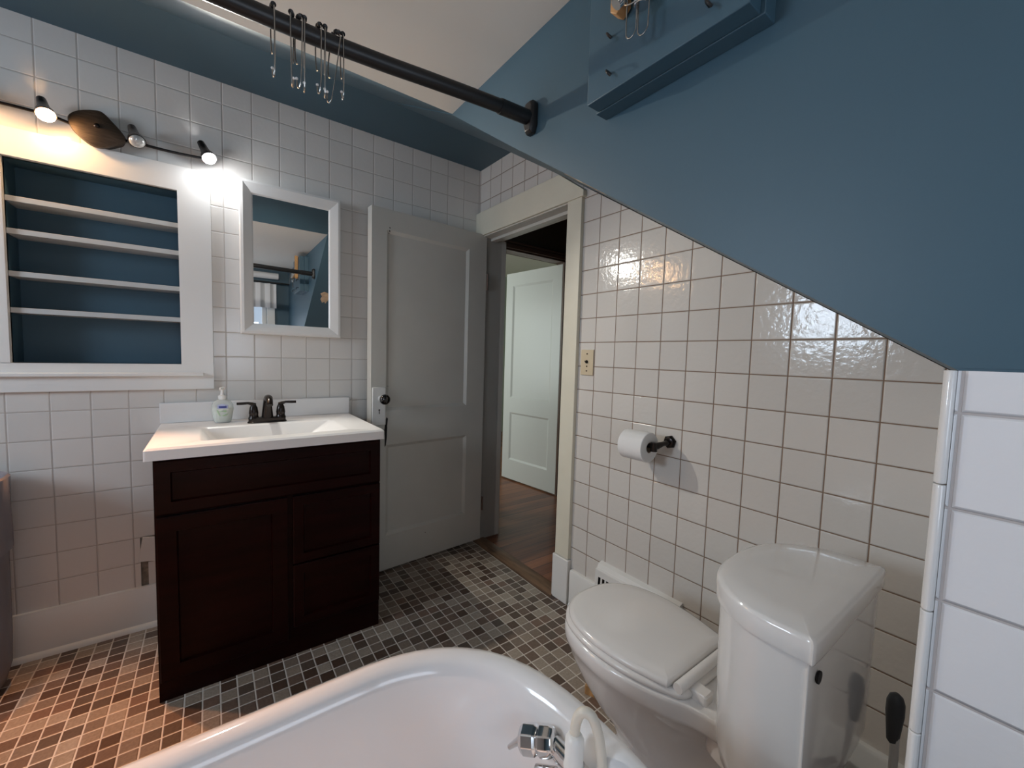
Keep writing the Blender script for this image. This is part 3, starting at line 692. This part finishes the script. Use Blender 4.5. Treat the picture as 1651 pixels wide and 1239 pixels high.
mb.tube([(bx + .010, by, bz + .150), (bx, by, bz + .150), (bx - .006, by - .022, bz + .151), (bx - .008, by - .034, bz + .147)], [.006, .0068, .0055, .0042], 10)
mb.build('pump', M_pump, t)

# ------------------------------------------------------------------ switch plate, roll holder, grille
t = thing('switch_plate', 'small ivory light switch plate on the tiles right of the doorway', 'light switch', B2W(0, -0.951, 1.175), TH)
mb = mbB(); mb.box((-0.006, -0.988, 1.117), (0.0, -0.913, 1.234)); mb.build('plate', M_ivory, t, bevel=0.002)
for z in (1.215, 1.137, 1.158):
    mb = mbB(); mb.lathe([(0.0035, 0), (0.0035, .0015)], (-0.006, -0.951, z), (-1, 0, 0), 10); mb.build('screw', M_bronze, t)
mb = mbB(); mb.lathe([(0.0075, 0), (0.0075, .004), (.004, .005), (.0035, .013)], (-0.006, -0.951, 1.178), (-1, 0, .25), 12); mb.build('switch_toggle', M_bronze, t)

t = thing('toilet_paper_holder', 'black wall bracket holding the toilet roll on the brown-grouted tiles', 'toilet paper holder', B2W(0, -1.385, 0.885), TH)
mb = mbB(); mb.lathe([(0.026, 0), (0.026, .008), (0.021, .014), (0.012, .016)], (0, -1.383, 0.887), (-1, 0, 0), 6); mb.build('mount', M_bronze, t, bevel=.001)
mb = mbB(); mb.tube([(-0.012, -1.383, .885), (-0.045, -1.380, .883), (-0.075, -1.376, .878), (-0.088, -1.368, .876)], [.011, .009, .013, .013], 12)
mb.tube([(-0.088, -1.372, .892), (-0.088, -1.372, .858)], .012, 12); mb.tube([(-0.088, -1.375, .876), (-0.088, -1.225, .876)], .008, 12); mb.build('arm', M_bronze, t)
rx, rz_ = -0.088, 0.868
t2 = thing('toilet_paper_roll', 'white toilet paper roll hanging on the black wall holder', 'toilet paper', B2W(rx, -1.30, rz_ - .055), TH)
mb = mbB(); mb.lathe([(.020, 0), (.054, 0), (.056, .002), (.056, .103), (.054, .105), (.020, .105), (.020, 0)], (rx, -1.354, rz_), (0, 1, 0), 40, cap=False)
mb.build('roll', M_paper, t2)
mb = mbB(); mb.lathe([(.0185, .001), (.0198, .001), (.0198, .104), (.0185, .104), (.0185, .001)], (rx, -1.354, rz_), (0, 1, 0), 30, cap=False); mb.build('cardboard_core', plain('cardboard', (.35, .26, .18), .9), t2)

t = thing('floor_vent_grille', 'white metal vent cover standing against the tiles behind the toilet', 'vent', B2W(0, -1.27, 0), TH)
s0, s1 = -1.470, -1.082
mb = mbB()
prf = [(0, 0.0), (-0.052, 0.0), (-0.052, 0.012), (-0.040, 0.250), (-0.040, 0.268), (-0.030, 0.272), (-0.020, 0.289), (0, 0.295)]
cells = [s1 - .018 - k * .022 for k in range(16)]
# side shell + top, front face cut by slots
def fp(s, z):
    x = -0.052 + (z - .012) / (.25 - .012) * .012; return (x, s, z)
for a, b in (((0, 0.295), (-0.020, 0.289)), ((-0.020, 0.289), (-0.030, 0.272)), ((-.030, .272), (-.040, .268)), ((-.040, .268), (-.040, .250)), ((-.052, .012), (-.052, 0.0))):
    mb.poly([(a[0], s0, a[1]), (a[0], s1, a[1]), (b[0], s1, b[1]), (b[0], s0, b[1])])
for s in (s0, s1): mb.poly([(x, s, z) for x, z in prf])
zlo, zhi = 0.06, 0.240
mb.poly([fp(s0, .012), fp(s1, .012), fp(s1, zlo), fp(s0, zlo)]); mb.poly([fp(s0, zhi), fp(s1, zhi), fp(s1, .25), fp(s0, .25)])
edges = [s1]
for c in cells: edges += [c, c - .013]
edges.append(s0)
for a, b in zip(edges[0::2], edges[1::2]): mb.poly([fp(a, zlo), fp(b, zlo), fp(b, zhi), fp(a, zhi)])
mb.build('cover', M_white, t, smooth=25)
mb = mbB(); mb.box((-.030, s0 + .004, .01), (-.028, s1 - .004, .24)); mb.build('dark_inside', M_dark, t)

# ------------------------------------------------------------------ toilet
tx = -0.380
def smooth_half(ctrl, n=14):
    """ctrl: list of (y, halfwidth) front to back; Catmull-Rom"""
    out = []
    P = [Vector((a, b)) for a, b in ctrl]
    for i in range(len(P) - 1):
        p0 = P[i - 1] if i else P[0]; p1, p2 = P[i], P[i + 1]; p3 = P[i + 2] if i + 2 < len(P) else P[-1]
        for k in range(4):
            u = k / 4
            out.append(0.5 * ((2 * p1) + (-p0 + p2) * u + (2 * p0 - 5 * p1 + 4 * p2 - p3) * u * u + (-p0 + 3 * p1 - 3 * p2 + p3) * u ** 3))
    out.append(P[-1]); return out
def ring(ctrl, z, off=0.0, cx=None):
    cx = tx if cx is None else cx
    h = smooth_half(ctrl); pts = [(cx + max(p[1], 0), p[0], z) for p in h] + [(cx - max(p[1], 0), p[0], z) for p in reversed(h)]
    return pts
def sh(ctrl, dy0, dy1, wsc, dw=0.0):
    ya, yb = ctrl[0][0], ctrl[-1][0]
    return [(y + dy0 + (dy1 - dy0) * (y - ya) / (yb - ya), max(0, w_ * wsc + (dw if w_ > 0 else 0))) for y, w_ in ctrl]
rim = [(-1.352, 0.0), (-1.358, 0.060), (-1.385, 0.118), (-1.44, 0.163), (-1.53, 0.184), (-1.63, 0.180), (-1.73, 0.150), (-1.80, 0.118), (-1.88, 0.106), (-1.93, 0.110), (-1.935, 0.0)]
t = thing('toilet', 'white porcelain toilet with closed lid and tall curved tank', 'toilet', (tx, -1.70, 0))
mb = MB()
mb.loft([ring(sh([(-1.50, 0), (-1.505, .06), (-1.53, .10), (-1.62, .112), (-1.72, .105), (-1.80, .10), (-1.90, .105), (-1.96, .10), (-1.975, .06), (-1.98, .03), (-1.981, 0)], 0, 0, 1), 0.0),
         ring(sh([(-1.505, 0), (-1.51, .06), (-1.535, .095), (-1.62, .107), (-1.72, .10), (-1.80, .095), (-1.90, .10), (-1.96, .095), (-1.972, .06), (-1.975, .03), (-1.976, 0)], 0, 0, 1), 0.03),
         ring([(-1.545, 0), (-1.55, .045), (-1.57, .066), (-1.64, .078), (-1.72, .074), (-1.80, .068), (-1.90, .070), (-1.95, .066), (-1.96, .05), (-1.965, .03), (-1.966, 0)], 0.10),
         ring([(-1.490, 0), (-1.495, .035), (-1.515, .062), (-1.55, .088), (-1.60, .102), (-1.66, .096), (-1.73, .074), (-1.80, .060), (-1.88, .056), (-1.93, .056), (-1.935, 0)], 0.165),
         ring([(-1.440, 0), (-1.446, .040), (-1.468, .082), (-1.51, .115), (-1.57, .132), (-1.65, .122), (-1.73, .086), (-1.80, .062), (-1.88, .055), (-1.93, .055), (-1.935, 0)], 0.215),
         ring([(-1.400, 0), (-1.406, .048), (-1.430, .098), (-1.475, .136), (-1.55, .155), (-1.64, .146), (-1.73, .104), (-1.80, .068), (-1.88, .057), (-1.93, .057), (-1.935, 0)], 0.270),
         ring([(-1.374, 0), (-1.380, .054), (-1.405, .110), (-1.455, .152), (-1.54, .172), (-1.635, .166), (-1.73, .126), (-1.80, .082), (-1.88, .066), (-1.93, .066), (-1.935, 0)], 0.322),
         ring(sh(rim, -.014, -.006, .965), 0.348), ring(sh(rim, -.003, 0, .995), 0.356), ring(sh(rim, 0, 0, 1.0), 0.368), ring(rim, 0.386), ring(sh(rim, -.004, -.002, .985), 0.394), ring(sh(rim, -.010, -.006, .95), 0.397), ring(sh(rim, -.05, -.02, .70), 0.398)])
mb.build('bowl', M_porc, t, smooth=60)
seat = [(-1.354, 0.0), (-1.360, 0.058), (-1.386, 0.112), (-1.44, 0.156), (-1.53, 0.176), (-1.63, 0.172), (-1.70, 0.155), (-1.755, 0.132), (-1.775, 0.120), (-1.785, 0.09), (-1.786, 0.0)]
mb = MB(); mb.loft([ring(sh(seat, 0, 0, 1.0), .3995), ring(sh(seat, .003, -.002, 1.015), .404), ring(sh(seat, .003, -.002, 1.015), .410), ring(sh(seat, -.004, .004, .98), .4155)]); mb.build('seat', M_seat, t, smooth=60)
lid = [(-1.360, 0.0), (-1.366, 0.056), (-1.392, 0.108), (-1.445, 0.150), (-1.53, 0.170), (-1.63, 0.165), (-1.70, 0.150), (-1.742, 0.138), (-1.748, 0.130), (-1.750, 0.09), (-1.750, 0.0)]
mb = MB(); mb.loft([ring(lid, .4175), ring(sh(lid, .002, -.001, 1.01), .421), ring(sh(lid, .0, -.0, 1.0), .429), ring(sh(lid, -.012, .004, .945), .4335), ring(sh(lid, -.05, .03, .75), .4355), ring(sh(lid, -.12, .09, .35), .4365)]); mb.build('lid', M_seat, t, smooth=60)
mb = MB()
mb.lathe([(.012, 0), (.013, .003), (.013, .247), (.012, .25)], (tx - .125, -1.768, .424), (1, 0, 0), 16)
for sx in (-1, 1): mb.loft([rr_(tx + sx * .075 - .018, tx + sx * .075 + .018, -1.820, -1.775, z, .006) for z in (.397, .417)] + [rr_(tx + sx * .075 - .015, tx + sx * .075 + .015, -1.816, -1.778, .421, .005)])
mb.build('seat_hinge', M_seat, t)
# tank
tk = [(-1.820, 0.0), (-1.823, 0.060), (-1.835, 0.110), (-1.862, 0.158), (-1.905, 0.195), (-1.955, 0.213), (-2.010, 0.216), (-2.040, 0.214), (-2.049, 0.208), (-2.050, 0.10), (-2.050, 0.0)]
mb = MB(); mb.loft([ring(sh(tk, -.034, .010, .84), .352), ring(sh(tk, -.022, .008, .91), .366), ring(sh(tk, -.016, .008, .935), .40), ring(sh(tk, -.011, .007, .955), .55), ring(sh(tk, -.009, .007, .965), .703)])
mb.build('tank', M_porc, t, smooth=50)
mb = MB(); mb.loft([ring(sh(tk, -.006, .004, .970), .700), ring(sh(tk, -.001, .001, .995), .702), ring(sh(tk, 0, 0, 1.0), .706), ring(sh(tk, 0, 0, 1.0), .737), ring(sh(tk, -.004, .002, .988), .743), ring(sh(tk, -.012, .008, .96), .746), ring(sh(tk, -.05, .04, .70), .748)])
mb.build('tank_lid', M_porc, t, smooth=50)
mb = MB(); mb.lathe([(.011, 0), (.011, .003)], (tx - .175, -2.0445, .665), (0, -1, 0), 16); mb.build('tank_hole', M_dark, t)
mb = MB(); mb.loft([ring(sh([(-1.80, 0), (-1.805, .05), (-1.83, .09), (-1.88, .105), (-1.93, .11), (-1.99, .11), (-2.02, .10), (-2.025, .08), (-2.026, 0)], 0, 0, 1), z) for z in (.30, .356)]); mb.build('tank_support', M_porc, t, smooth=50)

# toilet brush behind the toilet
t = thing('toilet_brush', 'toilet brush with white stick and grey handle standing behind the toilet', 'toilet brush', (-0.12, -2.085, 0))
mb = MB(); mb.lathe([(.045, 0), (.05, .004), (.052, .13), (.048, .135), (.044, .13), (.040, .01)], (-0.12, -2.085, 0), (0, 0, 1), 24); mb.build('holder', M_white, t)
mb = MB(); mb.tube([(-0.12, -2.085, .09), (-0.12, -2.082, .345)], .0085, 12); mb.build('stick', M_white, t)
mb = MB()
rg = []
for z, a, b in ((.325, .006, .008), (.332, .011, .012), (.36, .0135, .014), (.40, .017, .015), (.425, .0165, .015), (.440, .012, .012), (.446, .005, .006)):
    rg.append([(-0.12 + a * math.cos(2*PI*k/20) * .9, -2.078 + a * math.sin(2*PI*k/20) , z) for k in range(20)])
mb.loft(rg); mb.build('handle', M_greyhandle, t)

# water shutoff valve
t = thing('water_shutoff_valve', 'small dark water valve with hose low behind the toilet tank', 'valve', (-0.30, -2.10, 0.16))
mb = MB(); mb.tube([(-0.30, -2.190, .17), (-0.30, -2.13, .17)], .008, 10); mb.lathe([(.013, -.015), (.015, 0), (.013, .018)], (-0.30, -2.125, .17), (0, 0, 1), 12); mb.tube([(-.30, -2.125, .185), (-.30, -2.12, .27), (-.295, -2.09, .31), (-.29, -2.065, .335)], .006, 8); mb.build('pipe', M_steel, t)
mb = MB(); mb.lathe([(.004, 0), (.018, .004), (.020, .010), (.014, .014)], (-0.30, -2.116, .17), (0, 1, 0), 10); mb.build('valve_handle', M_black, t)

# wood shim
mb = MB(); mb.T = Matrix.Translation((-0.272, -1.345, 0)) @ Matrix.Rotation(math.radians(25), 4, 'Z')
mb.box((-.035, -.05, 0), (.03, .045, .035)); o = mb.build('wood_block', M_pinewood, bevel=0.002)
tag(o, 'small bare wood block on the mosaic floor in front of the toilet', 'wood block')

# ------------------------------------------------------------------ bathtub
TX0, TX1, TY0, TY1 = -2.40, -0.857, -2.205, -1.495
cx_, cy_ = (TX0 + TX1) / 2, (TY0 + TY1) / 2; hb = (TY1 - TY0) / 2
def tub_ring(d, z, n=72, e=2.45, re=0.33):
    pts = []
    b = hb - d
    for k in range(n):
        a = 2 * PI * k / n; ca, sa = math.cos(a), math.sin(a)
        # stadium-like: straight sides, superelliptic ends
        ux = math.copysign(abs(ca) ** (2 / e), ca); uy = math.copysign(abs(sa) ** (2 / e), sa)
        rx = re - d * 0.9
        sxx = (TX1 - re if ux > 0 else TX0 + re)
        if abs(ux) < 1e-6: sxx = cx_
        pts.append((sxx + rx * ux, cy_ + b * uy, z))
    return pts
t = thing('bathtub', 'white clawfoot bathtub with rolled rim in front of the camera', 'bathtub', (cx_, cy_, 0))
mb = MB()
mb.loft([tub_ring(.20, .135), tub_ring(.12, .16), tub_ring(.075, .24), tub_ring(.050, .38), tub_ring(.040, .52), tub_ring(.036, .565), tub_ring(.022, .558), tub_ring(.008, .562), tub_ring(.0, .574), tub_ring(.001, .586), tub_ring(.010, .596), tub_ring(.024, .600), tub_ring(.040, .598),
         tub_ring(.052, .590), tub_ring(.060, .572), tub_ring(.066, .54), tub_ring(.076, .46), tub_ring(.090, .36), tub_ring(.112, .26), tub_ring(.150, .205), tub_ring(.21, .180), tub_ring(.30, .170)], True, True)
mb.build('tub_basin', M_enamel, t, smooth=60)
for (x, y) in ((-1.12, -1.62), (-1.12, -2.08), (-2.14, -1.62), (-2.14, -2.08)):
    mb = MB(); sg = 1 if y > cy_ else -1
    mb.tube([(x, y - sg * .04, .20), (x, y - sg * .0, .15), (x, y + sg * .025, .09), (x, y + sg * .015, .035), (x, y + sg * .028, .016)], [.035, .030, .018, .018, .024], 12)
    for dx in (-.014, 0, .014): mb.tube([(x + dx * .6, y + sg * .03, .018), (x + dx * 1.3, y + sg * .055, .010)], [.011, .008], 8)
    mb.build('claw_foot', M_enamel, t)
# tub faucet with hose, mounted at the end of the tub
t = thing('tub_faucet', 'chrome two-valve tub faucet with ivory hose at the tub end', 'faucet', (-0.95, -1.86, .50))
mb = MB()
mb.tube([(-0.928, -1.800, .553), (-0.928, -1.930, .553)], .015, 16)
mb.tube([(-0.932, -1.856, .53), (-0.938, -1.854, .572)], [.018, .0155], 16)
mb.tube([(-0.928, -1.87, .55), (-0.97, -1.87, .55), (-1.00, -1.87, .535), (-1.015, -1.87, .51)], [.014, .014, .013, .012], 14)
for yy in (-1.815, -1.915): mb.tube([(-0.903, yy, .515), (-0.928, yy, .550)], [.018, .015], 14)
mb.build('faucet_body', M_chrome, t)
for yy, hd in ((-1.803, 1), (-1.927, -1)):
    av = Vector((-.50, hd * .75, -.22)).normalized()
    mb = MB(); mb.lathe([(.015, 0), (.021, .004), (.0235, .012), (.0235, .026), (.020, .031), (.0235, .036), (.0235, .055), (.019, .062), (.003, .064)], (-0.928, yy, .560), av, 8, cap=True)
    h = mb.build('valve_handle', M_chrome, t, bevel=.0015, smooth=25)
    c = Vector((-0.928, yy, .560)) + av * .060
    mb = MB(); mb.tube([c, c + av * .006 + Vector((-.012, hd * .012, -.020))], [.007, .004], 10); mb.build('lever', M_chrome, h)
    mb = MB(); mb.tube([Vector((-0.945, yy - hd * .02, .535)), Vector((-0.958, yy + hd * .012, .520))], .008, 12); mb.build('stem', M_chrome, t)
mb = MB(); mb.lathe([(.0155, 0), (.016, .004), (.0145, .010), (.0145, .044), (.011, .050), (.0085, .051)], (-0.938, -1.853, .566), (.05, .05, 1), 20); mb.build('diverter', plain('white_diverter_plastic', (.84, .83, .80), .3), t)
mb = MB()
hp = [(-0.935, -1.850, .610), (-0.933, -1.849, .630), (-0.929, -1.852, .646), (-0.924, -1.859, .653), (-0.917, -1.868, .647), (-0.912, -1.877, .622), (-0.912, -1.887, .580), (-0.916, -1.899, .53), (-0.93, -1.93, .46), (-0.95, -1.96, .38), (-1.0, -2.0, .27)]
# smooth the hose path
def catmull(P, sub=5):
    P = [Vector(p) for p in P]; out = []
    for i in range(len(P) - 1):
        p0 = P[i - 1] if i else P[0]; p1, p2 = P[i], P[i + 1]; p3 = P[i + 2] if i + 2 < len(P) else P[-1]
        for k in range(sub):
            u = k / sub
            out.append(0.5 * ((2 * p1) + (-p0 + p2) * u + (2 * p0 - 5 * p1 + 4 * p2 - p3) * u * u + (-p0 + 3 * p1 - 3 * p2 + p3) * u ** 3))
    out.append(P[-1]); return out
mb.tube(catmull(hp), .0078, 12); mb.build('hose', M_hose, t)

# ------------------------------------------------------------------ curtain rod with hooks
t = thing('curtain_rod', 'black curved shower curtain rod fixed to the blue cheek wall', 'curtain rod', (XC, -1.396, 1.80))
rod = catmull([(-2.95, -1.50, 1.80), (-2.2, -1.38, 1.80), (-1.6, -1.347, 1.80), (-1.264, -1.347, 1.80), (-1.097, -1.359, 1.80), (-0.966, -1.376, 1.80), (-0.83, -1.392, 1.80), (-0.715, -1.400, 1.80)], 8)
mb = MB(); mb.tube(rod, .0158, 16); mb.build('rod', M_black, t)
mb = MB(); mb.tube([(-0.80, -1.3945, 1.80), (-0.715, -1.400, 1.80)], .0178, 16); mb.build('rod_sleeve', M_black, t)
mb = MB()
oc = [(-.019, -.020), (-.011, -.040), (.011, -.040), (.019, -.020), (.019, .030), (.011, .040), (-.011, .040), (-.019, .030)]
mb.loft([[(XC, -1.401 + a, 1.801 + b) for a, b in oc], [(XC - .012, -1.401 + a, 1.801 + b) for a, b in oc], [(XC - .020, -1.401 + a * .8, 1.801 + b * .85) for a, b in oc]])
mb.build('wall_flange', M_black, t, bevel=.002)

def hook(name='curtain_hook'):
    h = thing(name, '', 'hook', (0, 0, 0))
    mb = MB()
    for dx in (-.0015,):
        pth = [(.020, .0, -.004)]
        for k in range(9):
            a = PI * k / 8; pth.append((0.0, .0185 * math.cos(a), .0185 * math.sin(a) + .004))
        pth = pth[1:]
        pth += [(0, -.0165, -.03), (0, -.014, -.070), (0, -.010, -.098), (0, -.002, -.106), (0, .007, -.100), (0, .010, -.086)]
        mb.tube(catmull(pth, 3), .0013, 6)
        mb.tube(catmull([(0, .0165, .004), (0, .017, -.03), (0, .012, -.055), (0, .003, -.060)], 3), .0013, 6)
    mb.build('hook_wire', M_steel, h)
    mb = MB()
    for a in (-35, 0, 35):
        ar = math.radians(90 + a); mb.lathe([(.001, -.0042), (.0046, -.0026), (.0046, .0026), (.001, .0042)], (0, .0185 * math.cos(ar), .0185 * math.sin(ar) + .004), (0, math.sin(ar), -math.cos(ar)), 10)
    mb.build('roller_ball', M_black, h)
    mb = MB(); mb.lathe([(.0005, -.003), (.0026, -.001), (.0026, .001), (.0005, .003)], (0, .010, -.084), (0, .2, 1), 8); mb.build('tip_ball', plain('white_bead', (.8, .8, .8), .2), h)
    return h
proto = hook()
def rod_at(x):
    b = min(range(len(rod)), key=lambda i: abs(rod[i].x - x)); b = max(0, min(b, len(rod) - 2))
    p0, p1 = rod[b], rod[b + 1]; u = (x - p0.x) / (p1.x - p0.x); return p0.lerp(p1, u)
hk = [(-1.275, 2), (-1.243, -8), (-1.232, 6), (-1.222, -4), (-1.198, 3), (-1.186, -5), (-1.168, 9), (-1.155, -2)]
names_ = ['leftmost', 'second', 'third', 'fourth', 'fifth', 'sixth', 'seventh', 'rightmost']
for i, (x, rz) in enumerate(hk):
    h = proto if i == 0 else copy_tree(proto)
    p_ = rod_at(x); h.location = (p_.x, p_.y, p_.z)
    h.rotation_euler = (math.radians((-4, 3, 0, 5, -3, 2, 12, -6)[i]), 0, math.radians(rz * 2.0))
    tag(h, '%s %s steel curtain hook on the black rod' % (('leftmost', 'second from left', 'third from left', 'fourth from left', 'fifth from left', 'sixth from left', 'seventh from left', 'rightmost')[i], 'thin'), 'hook', 'curtain hooks on the rod')

# ------------------------------------------------------------------ mounting block with hooks and hardware on the cheek wall
t = thing('wall_mounting_box', 'slate blue painted wooden box fixed to the cheek wall near the ceiling', 'box', (XC, -1.81, 1.692))
mb = MB(); mb.box((XC, -1.968, 1.692), (-0.732, -1.648, 1.98)); mb.build('back_board', M_blue, t, bevel=.0015)
mb = MB(); mb.box((-0.733, -1.962, 1.693), (-0.766, -1.656, 1.98)); mb.build('front_board', M_blue, t, bevel=.0015)
for (y, z) in ((-1.712, 1.790), (-1.714, 1.724), (-1.903, 1.724)):
    h = thing('cup_hook', '', 'hook', (-0.766, y, z))
    mb = MB(); mb.tube(catmull([(-0.766, y, z), (-0.775, y, z + .001), (-0.783, y - .004, z - .003), (-0.784, y - .009, z - .010), (-0.779, y - .011, z - .013)], 4), .0022, 8)
    mb.build('hook_wire', M_black, h)
    tag(h, {(-1.712): 'upper small black hook at the left of the blue wall box', (-1.714): 'lower small black hook at the left of the blue wall box', (-1.903): 'small black hook at the right of the blue wall box'}[y], 'hook', 'hooks on the blue box')
o_ = (-0.768, -1.748, 1.80)
mb = MB(); c_ = Vector((-0.785, -1.745, 1.0))
pts = [(-.014, .0), (.014, .0), (.014, .14), (-.014, .14)]
mb.prism([(-0.768, -1.757, 1.99), (-0.768, -1.757, 1.812), (-0.768, -1.742, 1.801), (-0.768, -1.728, 1.812), (-0.768, -1.728, 1.99)], (-0.022, 0, 0))
o = mb.build('wood_peg_block', M_pinewood, bevel=.0015)
tag(o, 'bare pine wood peg mounted on the blue wall box', 'wood peg')
t = thing('wire_shower_caddy', 'chrome hardware with thin wire loops hanging from the blue wall box', 'shower caddy', (-0.79, -1.80, 1.80))
mb = MB()
mb.tube([(-0.770, -1.790, 1.86), (-0.800, -1.770, 1.815), (-0.812, -1.760, 1.795)], [.013, .012, .010], 14)
mb.tube([(-0.768, -1.80, 1.83), (-0.80, -1.80, 1.83)], .010, 12)
mb.tube([(-0.795, -1.800, 1.84), (-0.795, -1.800, 1.775)], [.016, .012], 16)
mb.tube([(-0.79, -1.775, 1.85), (-0.79, -1.85, 1.855)], .010, 12)
mb.build('clamp', M_chrome, t)
mb = MB()
def loop(x, y, zt, zb, wy, dx=0):
    P_ = [(x, y - wy, zt), (x - dx * .5, y - wy * 1.05, (zt + zb) / 2)]
    for k in range(7):
        a = PI * k / 6; P_.append((x - dx, y - wy * math.cos(a), zb + .012 - .012 * math.sin(a)))
    P_ += [(x - dx * .5, y + wy * 1.05, (zt + zb) / 2), (x, y + wy, zt)]
    mb.tube(catmull(P_, 3), .0012, 6)
loop(-.80, -1.785, 1.83, 1.732, .010); loop(-.795, -1.805, 1.83, 1.728, .010); loop(-.81, -1.815, 1.85, 1.765, .030, .01)
mb.build('wire_loop', M_steel, t)

# patch of bare plaster on the slope over the toilet
mb = MB()
def slope_z(x, y):
    zA = zc(y); zB = min(2.34, 2.56 + .655 * y); u = (x - XC) / (0.06 - XC); return zA + (zB - zA) * u
ppts = [(-.62, -1.44), (-.585, -1.45), (-.57, -1.48), (-.575, -1.52), (-.59, -1.56), (-.60, -1.54), (-.615, -1.555), (-.635, -1.52), (-.628, -1.49), (-.645, -1.465)]
mb.loft([[(x, y, slope_z(x, y) - .0012) for x, y in ppts], [(x, y, slope_z(x, y) + .004) for x, y in ppts]])
o = mb.build('peeled_paint_patch', M_plaster); struct(o)

# ------------------------------------------------------------------ waste bin at the left edge
bxx, byy = -2.07, -0.165
t = thing('waste_bin', 'grey plastic waste bin with translucent liner left of the vanity', 'waste bin', (bxx, byy, 0))
mb = MB(); mb.lathe([(.085, 0), (.105, .02), (.120, .08), (.124, .20), (.128, .705), (.132, .712), (.128, .716), (.122, .70), (.116, .20), (.10, .03)], (bxx, byy, 0), (0, 0, 1), 32); mb.build('bin_body', M_bag, t)
mb = MB()
rg = []
for z, rr0, am in ((.49, .134, .004), (.56, .136, .0035), (.66, .136, .003), (.735, .136, .002), (.742, .130, .002), (.735, .124, .002), (.60, .118, .003)):
    rg.append([(bxx + (rr0 + am * math.sin(9 * a_ + z * 14)) * math.cos(a_), byy + (rr0 + am * math.sin(9 * a_ + z * 14)) * math.sin(a_), z + (.012 * math.sin(3 * a_) if z < .5 else 0)) for a_ in [2*PI*k/64 for k in range(64)]])
mb.loft(rg, False, False); mb.build('bin_liner', M_bag, t)

# ------------------------------------------------------------------ window curtain (seen in the mirror)
t = thing('window_curtain', 'short white curtain hanging from a thin black rod at the back window', 'curtain', (-1.35, YB + .06, 1.87))
mb = MB(); mb.tube([(-2.0, YB + .07, 1.875), (-0.705, YB + .07, 1.875)], .008, 10); mb.build('rod', M_black, t)
mb = MB(); rg = []
for k in range(81):
    x = -1.95 + k * (1.13) / 80; yy = YB + .055 + .012 * math.sin(k * 1.1)
    rg.append(x); 
fr_ = [[(x, YB + .055 + .012 * math.sin(i * 1.1), z) for i, x in enumerate(rg)] for z in (1.865, 1.7, 1.62)]
bk_ = [[(x, YB + .0535 + .012 * math.sin(i * 1.1), z) for i, x in enumerate(rg)] for z in (1.62, 1.7, 1.865)]
mb.loft(fr_ + bk_, False, False, closed=False); mb.build('curtain_cloth', M_curtain, t)
mb = MB(); mb.tube([(-1.98, YB + .045, 1.945), (-0.80, YB + .045, 1.945)], .032, 20); o = mb.build('roller_shade', M_curtain)
tag(o, 'white rolled-up shade above the back window', 'window shade')
